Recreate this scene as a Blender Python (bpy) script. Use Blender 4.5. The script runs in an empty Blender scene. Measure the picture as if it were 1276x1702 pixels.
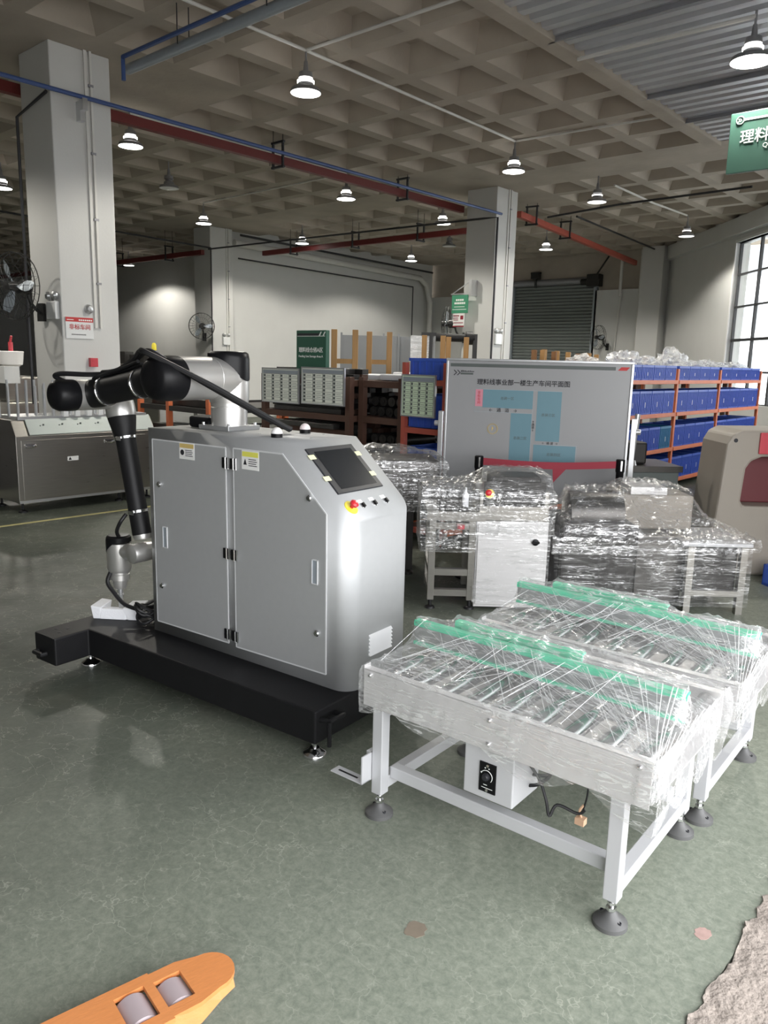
import bpy, bmesh, math, random
import numpy as np
from mathutils import Vector, Matrix, Euler, noise

# ------------------------------------------------------------------ camera
scene = bpy.context.scene
COL = scene.collection
PI = math.pi
CAM_H = 1.6
cam_d = bpy.data.cameras.new('camera')
cam = bpy.data.objects.new('camera', cam_d)
COL.objects.link(cam)
cam_d.sensor_fit = 'VERTICAL'
cam_d.sensor_height = 36.0
cam_d.lens = 1302.0 / 1702.0 * 36.0
cam_d.clip_start = 0.05
cam_d.clip_end = 300
_p, _r, _b = 0.18945, -0.024816, -0.72454
_fw = Vector((0, math.cos(_p), -math.sin(_p)))
_up = Vector((0, math.sin(_p), math.cos(_p)))
_rt = Vector((1, 0, 0))
_rt2 = _rt * math.cos(_r) - _up * math.sin(_r)
_up2 = _up * math.cos(_r) + _rt * math.sin(_r)
_m = Matrix((_rt2, _up2, -_fw)).transposed()
cam.matrix_world = Matrix.Translation((0, 0, CAM_H)) @ (Matrix.Rotation(-_b, 3, 'Z') @ _m).to_4x4()
scene.camera = cam

# ------------------------------------------------------------------ view, world, daylight
scene.view_settings.view_transform = 'Standard'
scene.view_settings.look = 'None'
scene.view_settings.exposure = 0.3
scene.view_settings.gamma = 1.0
scene.view_settings.use_curve_mapping = False
scene.cycles.transparent_max_bounces = 24
scene.cycles.max_bounces = 8
scene.cycles.use_denoising = True
world = bpy.data.worlds.new('overcast_sky')
scene.world = world
world.use_nodes = True
bg = world.node_tree.nodes['Background']
bg.inputs['Color'].default_value = (0.97, 0.98, 1.0, 1)
bg.inputs['Strength'].default_value = 5.8
LAMP_W = 68.0        # watts of one high-bay lamp

# daylight portal in the entrance opening (samples the sky, adds no light of its own)
pl = bpy.data.lights.new('daylight_portal', 'AREA')
pl.shape = 'RECTANGLE'; pl.size = 7.0; pl.size_y = 3.3
pl.cycles.is_portal = True
po = bpy.data.objects.new('daylight_portal', pl)
COL.objects.link(po)
po.location = (0.9, 1.0, 1.65)
po.rotation_euler = Matrix(((0, 0, 1), (1, 0, 0), (0, 1, 0))).to_euler()
for k, d in enumerate((6.2, 11.3)):       # the same for the tall window and the unseen one added for light
    l2 = bpy.data.lights.new('daylight_portal', 'AREA'); l2.shape = 'RECTANGLE'; l2.size = 3.9; l2.size_y = 3.4; l2.cycles.is_portal = True
    o2 = bpy.data.objects.new('daylight_portal', l2); COL.objects.link(o2)
    o2.location = (-9.1 + .663 * d + .749 * .25, 21.8 - .749 * d + .663 * .25, 2.63)
    o2.rotation_euler = Matrix(((.663, 0, .749), (-.749, 0, .663), (0, 1, 0))).to_euler()

# ------------------------------------------------------------------ helpers
def rot(yaw): return Matrix.Rotation(yaw, 4, 'Z')
def site(r, f):
    """survey frame of the aisle: r metres to the right, f metres ahead of the entrance mark"""
    return Vector((0.7487 * r - 0.6629 * f, 0.6629 * r + 0.7487 * f, 0))
SITE = math.atan2(0.6629, 0.7487)

def node(nt, typ, **kw):
    n = nt.nodes.new(typ)
    for k, v in kw.items():
        if k in n.inputs.keys() if hasattr(n.inputs, 'keys') else False: n.inputs[k].default_value = v
        else: setattr(n, k, v)
    return n
def mat(name, col, rough=0.5, metal=0.0, var=0.06, vscale=6.0, bump=0.0, bscale=60.0, emit=None, stretch=None, spec=0.5, coat=0.0, rvar=0.0):
    m = bpy.data.materials.new(name); m.use_nodes = True
    nt = m.node_tree; b = nt.nodes['Principled BSDF']
    b.inputs['Roughness'].default_value = rough
    b.inputs['Metallic'].default_value = metal
    b.inputs['Specular IOR Level'].default_value = spec
    b.inputs['Coat Weight'].default_value = coat
    tc = nt.nodes.new('ShaderNodeTexCoord'); mp = nt.nodes.new('ShaderNodeMapping')
    nt.links.new(tc.outputs['Object'], mp.inputs['Vector'])
    if stretch: mp.inputs['Scale'].default_value = stretch
    n = nt.nodes.new('ShaderNodeTexNoise'); n.inputs['Scale'].default_value = vscale; n.inputs['Detail'].default_value = 5
    nt.links.new(mp.outputs['Vector'], n.inputs['Vector'])
    r = nt.nodes.new('ShaderNodeMix'); r.data_type = 'RGBA'
    lo = [max(0, c * (1 - var)) for c in col]; hi = [min(1, c * (1 + var)) for c in col]
    r.inputs['A'].default_value = (*lo, 1); r.inputs['B'].default_value = (*hi, 1)
    nt.links.new(n.outputs['Fac'], r.inputs['Factor'])
    nt.links.new(r.outputs['Result'], b.inputs['Base Color'])
    if rvar:
        mr = nt.nodes.new('ShaderNodeMapRange')
        mr.inputs['To Min'].default_value = rough - rvar; mr.inputs['To Max'].default_value = rough + rvar
        nt.links.new(n.outputs['Fac'], mr.inputs['Value']); nt.links.new(mr.outputs['Result'], b.inputs['Roughness'])
    if bump:
        n2 = nt.nodes.new('ShaderNodeTexNoise'); n2.inputs['Scale'].default_value = bscale; n2.inputs['Detail'].default_value = 4
        nt.links.new(mp.outputs['Vector'], n2.inputs['Vector'])
        bp = nt.nodes.new('ShaderNodeBump'); bp.inputs['Strength'].default_value = bump; bp.inputs['Distance'].default_value = 0.01
        nt.links.new(n2.outputs['Fac'], bp.inputs['Height']); nt.links.new(bp.outputs['Normal'], b.inputs['Normal'])
    if emit:
        b.inputs['Emission Color'].default_value = (*emit[0], 1); b.inputs['Emission Strength'].default_value = emit[1]
    return m

class MB:
    """collects shapes into one mesh"""
    def __init__(s): s.v = []; s.f = []; s.sm = []
    def add(s, vs, fs, smooth=False, M=None):
        o = len(s.v)
        s.v += [tuple(M @ Vector(p)) if M is not None else tuple(p) for p in vs]
        s.f += [tuple(i + o for i in f) for f in fs]; s.sm += [smooth] * len(fs)
        return s
    def box(s, x0, x1, y0, y1, z0, z1, M=None):
        vs = [(x, y, z) for z in (z0, z1) for y in (y0, y1) for x in (x0, x1)]
        return s.add(vs, [(0, 2, 3, 1), (4, 5, 7, 6), (0, 1, 5, 4), (2, 6, 7, 3), (0, 4, 6, 2), (1, 3, 7, 5)], M=M)
    def beam(s, p0, p1, w, h, up=(0, 0, 1)):
        p0 = Vector(p0); p1 = Vector(p1); d = (p1 - p0).normalized()
        u = Vector(up)
        if abs(d.dot(u)) > 0.98: u = Vector((1, 0, 0))
        a = d.cross(u).normalized() * w / 2; c = a.cross(d).normalized() * h / 2
        vs = [q + sa * a + sc * c for q in (p0, p1) for sa, sc in ((-1, -1), (1, -1), (1, 1), (-1, 1))]
        return s.add(vs, [(3, 2, 1, 0), (4, 5, 6, 7), (0, 1, 5, 4), (1, 2, 6, 5), (2, 3, 7, 6), (3, 0, 4, 7)])
    def lathe(s, prof, p0=(0, 0, 0), axis=(0, 0, 1), n=24, smooth=True):
        """prof: (radius, height) along axis"""
        ax = Vector(axis).normalized(); t = Vector((1, 0, 0)) if abs(ax.x) < 0.9 else Vector((0, 1, 0))
        a = ax.cross(t).normalized(); b = ax.cross(a); p0 = Vector(p0)
        vs = []; fs = []
        for (r, h) in prof:
            for k in range(n):
                q = 2 * PI * k / n
                vs.append(p0 + ax * h + (a * math.cos(q) + b * math.sin(q)) * max(r, 1e-5))
        for i in range(len(prof) - 1):
            for k in range(n):
                k2 = (k + 1) % n
                fs.append((i * n + k, i * n + k2, (i + 1) * n + k2, (i + 1) * n + k))
        s.add(vs, fs, smooth)
        o = len(s.v) - len(vs)
        if prof[0][0] > 1e-4: s.f.append(tuple(o + k for k in reversed(range(n)))); s.sm.append(False)
        if prof[-1][0] > 1e-4: s.f.append(tuple(o + (len(prof) - 1) * n + k for k in range(n))); s.sm.append(False)
        return s
    def cyl(s, p0, p1, r, r1=None, n=16):
        d = Vector(p1) - Vector(p0)
        return s.lathe([(r, 0), (r if r1 is None else r1, d.length)], p0, d, n)
    def tube(s, pts, r, n=8, sub=6, closed=False):
        P = [Vector(p) for p in pts]; Q = []
        if sub > 1 and len(P) > 2:
            for i in range(len(P) - 1 + (1 if closed else 0)):
                m = len(P)
                if closed: a, b, c, d = P[(i - 1) % m], P[i % m], P[(i + 1) % m], P[(i + 2) % m]
                else: a, b, c, d = P[max(i - 1, 0)], P[i], P[i + 1], P[min(i + 2, m - 1)]
                for k in range(sub):
                    t = k / sub
                    Q.append(0.5 * ((2 * b) + (c - a) * t + (2 * a - 5 * b + 4 * c - d) * t * t + (3 * b - a - 3 * c + d) * t ** 3))
            if not closed: Q.append(P[-1])
        else: Q = P
        m = len(Q); vs = []; fs = []; prev = None
        for i, q in enumerate(Q):
            t = (Q[(i + 1) % m] - Q[i - 1]) if closed else (Q[min(i + 1, m - 1)] - Q[max(i - 1, 0)])
            t = t.normalized() if t.length > 1e-9 else Vector((0, 0, 1))
            if prev is None:
                u = Vector((0, 0, 1)) if abs(t.z) < 0.9 else Vector((1, 0, 0))
                a = t.cross(u).normalized()
            else:
                a = (prev - t * prev.dot(t)).normalized()
            prev = a; b = t.cross(a)
            for k in range(n):
                w = 2 * PI * k / n; vs.append(q + (a * math.cos(w) + b * math.sin(w)) * r)
        for i in range(m if closed else m - 1):
            j = (i + 1) % m
            for k in range(n):
                k2 = (k + 1) % n; fs.append((i * n + k, i * n + k2, j * n + k2, j * n + k))
        s.add(vs, fs, True)
        if not closed:
            o = len(s.v) - len(vs)
            s.f.append(tuple(o + k for k in reversed(range(n)))); s.f.append(tuple(o + (m - 1) * n + k for k in range(n))); s.sm += [False, False]
        return s
    def prism(s, poly, lo, hi, axis='y'):
        """2-D polygon extruded along an axis; poly is (x,z) for y, (x,y) for z, (y,z) for x"""
        n = len(poly)
        def P(a, b, h): return {'y': (a, h, b), 'z': (a, b, h), 'x': (h, a, b)}[axis]
        vs = [P(a, b, lo) for a, b in poly] + [P(a, b, hi) for a, b in poly]
        fs = [tuple(range(n)), tuple(reversed(range(n, 2 * n)))] + [(i, n + i, n + (i + 1) % n, (i + 1) % n) for i in range(n)]
        return s.add(vs, fs)
    def build(s, name, m, parent=None, bevel=0.0, loc=None, rz=0.0, sharp=35, fix=True):
        me = bpy.data.meshes.new(name)
        me.from_pydata(s.v, [], s.f)
        me.polygons.foreach_set('use_smooth', s.sm)
        if fix:
            bm = bmesh.new(); bm.from_mesh(me); bmesh.ops.recalc_face_normals(bm, faces=bm.faces); bm.to_mesh(me); bm.free()
        me.update()
        if any(s.sm):
            me.set_sharp_from_angle(angle=math.radians(sharp))
        me.materials.append(m)
        o = bpy.data.objects.new(name, me); COL.objects.link(o)
        if parent is not None: o.parent = parent
        if loc is not None: o.location = loc
        if rz: o.rotation_euler = (0, 0, rz)
        if bevel:
            b = o.modifiers.new('edge', 'BEVEL'); b.width = bevel; b.segments = 2; b.limit_method = 'ANGLE'
        return o
def tag(o, label, cat, group=None):
    o['label'] = label; o['category'] = cat
    if group: o['group'] = group
    return o
def struct(o):
    o['kind'] = 'structure'; return o
def thing(name, label, cat, loc=(0, 0, 0), rz=0.0, group=None):
    o = bpy.data.objects.new(name, None); COL.objects.link(o)
    o.empty_display_size = 0.1
    o.location = loc; o.rotation_euler = (0, 0, rz)
    return tag(o, label, cat, group)
def dup(root, loc=None, rz=None, label=None, group=None, parent=None):
    r = root.copy(); COL.objects.link(r)
    if parent is not None: r.parent = parent
    if loc is not None: r.location = loc
    if rz is not None: r.rotation_euler = (0, 0, rz)
    if label: r['label'] = label
    if group: r['group'] = group
    for ch in list(root.children):
        c = ch.copy(); COL.objects.link(c); c.parent = r
        for g in list(ch.children):
            d = g.copy(); COL.objects.link(d); d.parent = c
    return r
def text(parent, body, x, z, m, size=0.1, width=None, y=-0.004, name='lettering', depth=0.001, face='-y', bold=0.0, vertical=False):
    """flat lettering on a face that looks towards -y of its parent (or +z)"""
    if vertical: body = '\n'.join(body)
    cu = bpy.data.curves.new(name, 'FONT'); cu.body = body; cu.size = size
    cu.align_x = 'CENTER'; cu.align_y = 'CENTER'; cu.extrude = depth; cu.offset = bold; cu.resolution_u = 3
    t = bpy.data.objects.new(name, cu); COL.objects.link(t)
    bpy.context.view_layer.update()
    me = bpy.data.meshes.new_from_object(t.evaluated_get(bpy.context.evaluated_depsgraph_get()))
    bpy.data.objects.remove(t); bpy.data.curves.remove(cu)
    if len(me.vertices) == 0: return None
    if width:
        xs = [v.co.x for v in me.vertices]; k = width / (max(xs) - min(xs)); cx = (max(xs) + min(xs)) / 2
        for v in me.vertices: v.co.x = (v.co.x - cx) * k; v.co.y *= k
    if face == '-y':
        me.transform(Matrix.Rotation(PI / 2, 4, 'X')); me.transform(Matrix.Translation((x, y, z)))
    elif face == '+x':
        me.transform(Matrix.Rotation(PI / 2, 4, 'X')); me.transform(Matrix.Rotation(PI / 2, 4, 'Z')); me.transform(Matrix.Translation((y, x, z)))
    me.materials.clear(); me.materials.append(m)
    o = bpy.data.objects.new(name, me); COL.objects.link(o); o.parent = parent
    return o
rng = random.Random(7)

# ------------------------------------------------------------------ materials
M = {}
def defmat(k, *a, **kw): M[k] = mat(k, *a, **kw)
defmat('white_plaster', (0.60, 0.60, 0.585), 0.85, var=0.05, vscale=2, bump=0.08, bscale=40)
defmat('grey_plaster', (0.60, 0.60, 0.59), 0.85, var=0.05, vscale=1.5, bump=0.08, bscale=40)
defmat('concrete', (0.40, 0.352, 0.295), 0.9, var=0.26, vscale=1.6, bump=0.3, bscale=14)
defmat('deck_steel', (0.58, 0.59, 0.63), 0.42, 0.6, var=0.12, vscale=3)
defmat('beam_steel', (0.30, 0.30, 0.32), 0.5, 0.4)
defmat('cabinet_silver', (0.46, 0.47, 0.475), 0.52, 0.4, var=0.03, vscale=30, bump=0.03, bscale=400)
defmat('cabinet_trim_highlight', (0.78, 0.79, 0.80), 0.4, 0.3)
defmat('black_powder', (0.009, 0.009, 0.010), 0.5, var=0.2, vscale=12, bump=0.1, bscale=250, spec=0.25)
defmat('black_plastic', (0.006, 0.006, 0.007), 0.36, spec=0.2)
defmat('black_sleeve', (0.008, 0.008, 0.009), 0.5, var=0.25, vscale=30, spec=0.3)
defmat('black_rubber', (0.012, 0.012, 0.013), 0.5, spec=0.35)
defmat('cast_silver', (0.66, 0.65, 0.63), 0.36, 0.8, var=0.03, vscale=20)
defmat('chrome', (0.75, 0.75, 0.76), 0.14, 1.0)
defmat('stainless', (0.40, 0.385, 0.355), 0.3, 0.95, var=0.10, vscale=5, stretch=(1, 1, 12), rvar=0.06)
defmat('white_frame', (0.52, 0.525, 0.54), 0.42, 0.15, var=0.03)
defmat('panel_alu', (0.68, 0.67, 0.67), 0.4, 0.35, var=0.04, vscale=8)
defmat('roller_steel', (0.50, 0.50, 0.50), 0.22, 0.95)
defmat('foot_grey', (0.09, 0.09, 0.09), 0.5)
defmat('mint_strip', (0.10, 0.62, 0.38), 0.4, var=0.05)
defmat('screen_black', (0.012, 0.013, 0.015), 0.16)
defmat('screen_bezel', (0.02, 0.021, 0.025), 0.4)
defmat('tape_yellow', (0.80, 0.80, 0.50), 0.5)
defmat('estop_yellow', (0.85, 0.72, 0.05), 0.45)
defmat('estop_red', (0.55, 0.02, 0.03), 0.3)
defmat('sticker_white', (0.80, 0.80, 0.78), 0.5)
defmat('sticker_yellow', (0.72, 0.70, 0.12), 0.5)
defmat('sticker_amber', (0.62, 0.46, 0.16), 0.5)
defmat('ink_black', (0.02, 0.02, 0.025), 0.6)
defmat('ink_red', (0.50, 0.04, 0.04), 0.6)
defmat('ink_white', (0.82, 0.85, 0.82), 0.6)
defmat('dome_white', (0.82, 0.81, 0.80), 0.35)
defmat('dome_pink', (0.80, 0.70, 0.70), 0.35)
defmat('foam_white', (0.84, 0.85, 0.88), 0.9, bump=0.2, bscale=120)
defmat('board_white', (0.30, 0.303, 0.308), 0.3, var=0.03, vscale=2)
defmat('board_blue', (0.13, 0.25, 0.30), 0.45, var=0.03)
defmat('board_pink', (0.60, 0.24, 0.30), 0.45)
defmat('board_slate', (0.09, 0.105, 0.10), 0.45)
defmat('alu_frame', (0.62, 0.63, 0.64), 0.32, 0.8)
defmat('sign_green', (0.022, 0.10, 0.062), 0.45)
defmat('sign_teal', (0.045, 0.115, 0.088), 0.45)
defmat('sign_green_pale', (0.05, 0.25, 0.14), 0.45)
defmat('rack_orange', (0.62, 0.16, 0.06), 0.5, var=0.15, vscale=9)
defmat('rack_red', (0.42, 0.09, 0.06), 0.5, var=0.15, vscale=9)
defmat('rack_brown', (0.085, 0.042, 0.028), 0.6, var=0.25)
defmat('crate_blue', (0.045, 0.11, 0.50), 0.45, var=0.12)
defmat('crate_teal', (0.02, 0.17, 0.34), 0.45, var=0.12)
defmat('dark_steel', (0.04, 0.038, 0.036), 0.45, 0.6, var=0.3)
defmat('oiled_steel', (0.10, 0.095, 0.09), 0.35, 0.8, var=0.3)
defmat('timber', (0.42, 0.24, 0.09), 0.65, var=0.25, vscale=5, stretch=(8, 8, 1))
defmat('timber_dark', (0.22, 0.11, 0.045), 0.7, var=0.25, vscale=5, stretch=(8, 8, 1))
defmat('tray_red', (0.15, 0.02, 0.018), 0.5)
defmat('pipe_blue', (0.05, 0.09, 0.24), 0.45)
defmat('pipe_black', (0.03, 0.03, 0.035), 0.5)
defmat('pipe_grey', (0.34, 0.38, 0.42), 0.4, 0.3)
defmat('pipe_white', (0.66, 0.65, 0.62), 0.5)
defmat('lamp_body', (0.30, 0.30, 0.31), 0.4, 0.6)
defmat('lamp_glow', (1, 1, 1), 0.5, emit=((1.0, 0.98, 0.93), 9.0))
defmat('lamp_dim', (1, 1, 1), 0.5, emit=((1.0, 0.97, 0.93), 1.2))
defmat('lamp_glass', (0.75, 0.76, 0.76), 0.25)
defmat('shutter_grey', (0.20, 0.22, 0.215), 0.5, 0.2, var=0.05)
defmat('window_frame', (0.03, 0.03, 0.033), 0.5)
defmat('window_trim', (0.72, 0.72, 0.72), 0.6)
defmat('beige_paint', (0.34, 0.305, 0.26), 0.5, var=0.04)
defmat('machine_red', (0.55, 0.06, 0.08), 0.45)
defmat('machine_maroon', (0.14, 0.03, 0.035), 0.5)
defmat('ribbon_red', (0.24, 0.014, 0.03), 0.7)
defmat('yellow_line', (0.42, 0.38, 0.17), 0.6, var=0.2, vscale=10)
defmat('fork_orange', (0.62, 0.235, 0.075), 0.5, var=0.14, vscale=22, stretch=(1, 6, 1), bump=0.15, bscale=60)
defmat('wheel_grey', (0.40, 0.33, 0.345), 0.5, var=0.1)
defmat('wheel_pink', (0.62, 0.30, 0.34), 0.5)
defmat('cable_copper', (0.62, 0.40, 0.26), 0.5)
defmat('paper_board', (0.80, 0.83, 0.74), 0.5)
defmat('paper_green', (0.62, 0.74, 0.55), 0.5)
defmat('fan_black', (0.02, 0.02, 0.02), 0.45)
defmat('panel_glass_grey', (0.22, 0.23, 0.24), 0.4)
defmat('door_green_grey', (0.40, 0.44, 0.42), 0.45, 0.2)
defmat('bag_white', (0.72, 0.72, 0.70), 0.35, var=0.08, vscale=30)
defmat('outside_ground', (0.45, 0.44, 0.42), 0.9)

def floor_material():
    m = bpy.data.materials.new('green_epoxy_floor'); m.use_nodes = True
    nt = m.node_tree; L = nt.links.new; b = nt.nodes['Principled BSDF']
    tc = nt.nodes.new('ShaderNodeTexCoord')
    def noi(scale, det=6, rough=0.6, dist=0.0):
        n = nt.nodes.new('ShaderNodeTexNoise'); n.inputs['Scale'].default_value = scale; n.inputs['Detail'].default_value = det
        n.inputs['Roughness'].default_value = rough; n.inputs['Distortion'].default_value = dist
        L(tc.outputs['Object'], n.inputs['Vector']); return n
    def ramp(src, stops):
        r = nt.nodes.new('ShaderNodeValToRGB')
        while len(r.color_ramp.elements) < len(stops): r.color_ramp.elements.new(0.5)
        for e, (p, c) in zip(r.color_ramp.elements, stops): e.position = p; e.color = (*c, 1)
        L(src, r.inputs['Fac']); return r
    def mix(fac, a, c, bt='MIX'):
        x = nt.nodes.new('ShaderNodeMix'); x.data_type = 'RGBA'; x.blend_type = bt
        if isinstance(fac, float): x.inputs['Factor'].default_value = fac
        else: L(fac, x.inputs['Factor'])
        for s, v in (('A', a), ('B', c)):
            if isinstance(v, tuple): x.inputs[s].default_value = (*v, 1)
            else: L(v, x.inputs[s])
        return x.outputs['Result']
    big = ramp(noi(1.3, 5, 0.6, 0.6).outputs['Fac'], [(0.30, (0.042, 0.052, 0.040)), (0.52, (0.062, 0.073, 0.055)), (0.72, (0.088, 0.097, 0.075))])
    fine = noi(26, 8, 0.75)
    col = mix(0.30, big.outputs['Color'], ramp(fine.outputs['Fac'], [(0.3, (0.036, 0.043, 0.034)), (0.7, (0.13, 0.143, 0.115))]).outputs['Color'])
    brown = ramp(noi(0.9, 4, 0.6).outputs['Fac'], [(0.56, (0, 0, 0)), (0.72, (0.55, 0.55, 0.55))])
    col = mix(brown.outputs['Color'], col, (0.085, 0.072, 0.052))
    # paler towards the entrance: daylight falloff put into the floor colour
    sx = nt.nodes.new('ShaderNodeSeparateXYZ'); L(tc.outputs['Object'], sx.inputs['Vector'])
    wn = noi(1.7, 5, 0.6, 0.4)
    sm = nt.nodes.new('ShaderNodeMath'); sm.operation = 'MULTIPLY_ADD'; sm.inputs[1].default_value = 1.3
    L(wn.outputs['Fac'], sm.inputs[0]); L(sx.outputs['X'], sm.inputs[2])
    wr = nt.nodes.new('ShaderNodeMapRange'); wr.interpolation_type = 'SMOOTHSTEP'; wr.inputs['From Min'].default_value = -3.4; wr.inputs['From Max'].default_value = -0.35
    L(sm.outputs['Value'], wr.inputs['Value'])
    daylit_tone = mix(0.5, (0.225, 0.252, 0.202), ramp(noi(34, 9, 0.85, 0.35).outputs['Fac'], [(0.36, (0.085, 0.105, 0.082)), (0.50, (0.21, 0.23, 0.185)), (0.66, (0.37, 0.38, 0.315))]).outputs['Color'])
    col = mix(wr.outputs['Result'], col, daylit_tone)
    # fine crazing
    wob = noi(5, 4, 0.6)
    vm = nt.nodes.new('ShaderNodeVectorMath'); vm.operation = 'SCALE'; vm.inputs['Scale'].default_value = 0.28
    L(wob.outputs['Color'], vm.inputs[0])
    ad = nt.nodes.new('ShaderNodeVectorMath'); L(tc.outputs['Object'], ad.inputs[0]); L(vm.outputs['Vector'], ad.inputs[1])
    vo = nt.nodes.new('ShaderNodeTexVoronoi'); vo.feature = 'DISTANCE_TO_EDGE'; vo.inputs['Scale'].default_value = 8.5
    L(ad.outputs['Vector'], vo.inputs['Vector'])
    cr = ramp(vo.outputs['Distance'], [(0.0, (1, 1, 1)), (0.017, (0, 0, 0))])
    msk = ramp(noi(2.2, 3).outputs['Fac'], [(0.36, (0.08, 0.08, 0.08)), (0.62, (0.6, 0.6, 0.6))])
    cf = mix(1.0, cr.outputs['Color'], msk.outputs['Color'], 'MULTIPLY')
    col = mix(cf, col, (0.43, 0.44, 0.37))
    L(col, b.inputs['Base Color']); b.inputs['Specular IOR Level'].default_value = 0.4
    rr = ramp(noi(3.0, 5).outputs['Fac'], [(0.3, (0.38, 0.38, 0.38)), (0.7, (0.56, 0.56, 0.56))])
    L(rr.outputs['Color'], b.inputs['Roughness'])
    bp = nt.nodes.new('ShaderNodeBump'); bp.inputs['Strength'].default_value = 0.12; bp.inputs['Distance'].default_value = 0.004
    L(fine.outputs['Fac'], bp.inputs['Height']); L(bp.outputs['Normal'], b.inputs['Normal'])
    return m
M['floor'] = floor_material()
defmat('rough_concrete', (0.33, 0.285, 0.25), 0.95, var=0.32, vscale=38, bump=1.0, bscale=70)
defmat('patch_pink', (0.40, 0.27, 0.24), 0.9, var=0.25, vscale=40)
defmat('patch_brown', (0.20, 0.165, 0.125), 0.7, var=0.2, vscale=30)

def film_material(name, base=0.07, streak=0.8, rough=0.14, milk=0.5):
    m = bpy.data.materials.new(name); m.use_nodes = True
    nt = m.node_tree; L = nt.links.new; nt.nodes.clear()
    out = nt.nodes.new('ShaderNodeOutputMaterial')
    tc = nt.nodes.new('ShaderNodeTexCoord')
    def noi(rv, sc, scale, det=3, dist=0.3):
        mp = nt.nodes.new('ShaderNodeMapping'); mp.inputs['Rotation'].default_value = rv
        mp.inputs['Scale'].default_value = sc; L(tc.outputs['Object'], mp.inputs['Vector'])
        n = nt.nodes.new('ShaderNodeTexNoise'); n.inputs['Scale'].default_value = scale; n.inputs['Detail'].default_value = det
        n.inputs['Distortion'].default_value = dist
        L(mp.outputs['Vector'], n.inputs['Vector']); return n.outputs['Fac']
    def ma(op, x, y=0.0):
        n = nt.nodes.new('ShaderNodeMath'); n.operation = op
        for i, v in enumerate((x, y)):
            if isinstance(v, float): n.inputs[i].default_value = v
            else: L(v, n.inputs[i])
        return n.outputs['Value']
    def mr(src, lo, hi, to=1.0, frm=0.0):
        r = nt.nodes.new('ShaderNodeMapRange'); r.inputs['From Min'].default_value = lo; r.inputs['From Max'].default_value = hi
        r.inputs['To Min'].default_value = frm; r.inputs['To Max'].default_value = to; L(src, r.inputs['Value']); return r.outputs['Result']
    def lines(src, w): return mr(ma('ABSOLUTE', ma('SUBTRACT', src, 0.5)), 0.0, w, 0.0, 1.0)
    a = noi((0.25, 0.15, 0.55), (1.0, 16, 9), 2.2); c = noi((-0.2, 0.3, -0.6), (1.2, 20, 12), 1.9)
    e = noi((0.1, -0.5, 1.3), (1.5, 13, 13), 1.6); d = noi((0, 0, 0), (1, 1, 1), 5.0, 4); g = noi((0, 0, 0), (1, 1, 1), 22.0, 4, 0.8)
    s = ma('MAXIMUM', ma('MAXIMUM', lines(a, 0.022), lines(c, 0.02)), lines(e, 0.018))
    s = ma('MULTIPLY', s, mr(d, 0.34, 0.60))
    s = ma('MAXIMUM', s, ma('MULTIPLY', mr(g, 0.60, 0.74), 0.45))
    cloud = ma('MULTIPLY', mr(d, 0.42, 0.75), 0.16)
    lw = nt.nodes.new('ShaderNodeLayerWeight'); lw.inputs['Blend'].default_value = 0.25
    fac = ma('ADD', ma('ADD', ma('MULTIPLY', s, streak), base), ma('MULTIPLY', cloud, streak))
    fac = ma('ADD', fac, ma('MULTIPLY', lw.outputs['Facing'], 0.18))
    cl = nt.nodes.new('ShaderNodeClamp'); L(fac, cl.inputs['Value']); cl.inputs['Max'].default_value = 0.88
    bp = nt.nodes.new('ShaderNodeBump'); bp.inputs['Strength'].default_value = 0.8; bp.inputs['Distance'].default_value = 0.012
    L(ma('ADD', ma('ADD', a, c), ma('MULTIPLY', g, 0.5)), bp.inputs['Height'])
    tr = nt.nodes.new('ShaderNodeBsdfTransparent'); tr.inputs['Color'].default_value = (0.98, 0.98, 0.98, 1)
    gl = nt.nodes.new('ShaderNodeBsdfGlossy'); gl.inputs['Roughness'].default_value = rough; gl.inputs['Color'].default_value = (0.96, 0.96, 0.96, 1)
    df = nt.nodes.new('ShaderNodeBsdfDiffuse'); df.inputs['Color'].default_value = (0.88, 0.89, 0.89, 1)
    L(bp.outputs['Normal'], gl.inputs['Normal'])
    m1 = nt.nodes.new('ShaderNodeMixShader'); m1.inputs['Fac'].default_value = milk
    L(gl.outputs['BSDF'], m1.inputs[1]); L(df.outputs['BSDF'], m1.inputs[2])
    m2 = nt.nodes.new('ShaderNodeMixShader'); L(cl.outputs['Result'], m2.inputs['Fac'])
    L(tr.outputs['BSDF'], m2.inputs[1]); L(m1.outputs['Shader'], m2.inputs[2])
    L(m2.outputs['Shader'], out.inputs['Surface'])
    return m
M['film'] = film_material('stretch_film_clear', 0.09, 0.66, 0.18, 0.55)
M['film_shiny'] = film_material('stretch_film_shiny', 0.05, 0.55, 0.22, 0.3)
M['film_tight'] = film_material('stretch_film_tight', 0.03, 0.40, 0.2, 0.5)
M['bag_film'] = film_material('bag_plastic', 0.35, 0.5, 0.3, 0.7)
def glass_material():
    m = bpy.data.materials.new('window_glass'); m.use_nodes = True
    nt = m.node_tree; nt.nodes.clear(); L = nt.links.new
    out = nt.nodes.new('ShaderNodeOutputMaterial'); tr = nt.nodes.new('ShaderNodeBsdfTransparent'); gl = nt.nodes.new('ShaderNodeBsdfGlossy')
    gl.inputs['Roughness'].default_value = 0.05; mx = nt.nodes.new('ShaderNodeMixShader'); mx.inputs['Fac'].default_value = 0.08
    tr.inputs['Color'].default_value = (0.96, 0.98, 0.98, 1)
    L(tr.outputs['BSDF'], mx.inputs[1]); L(gl.outputs['BSDF'], mx.inputs[2]); L(mx.outputs['Shader'], out.inputs['Surface'])
    return m
M['glass'] = glass_material()

# ================================================================== the building
CZ = 4.85                      # underside of the ceiling ribs
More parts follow.
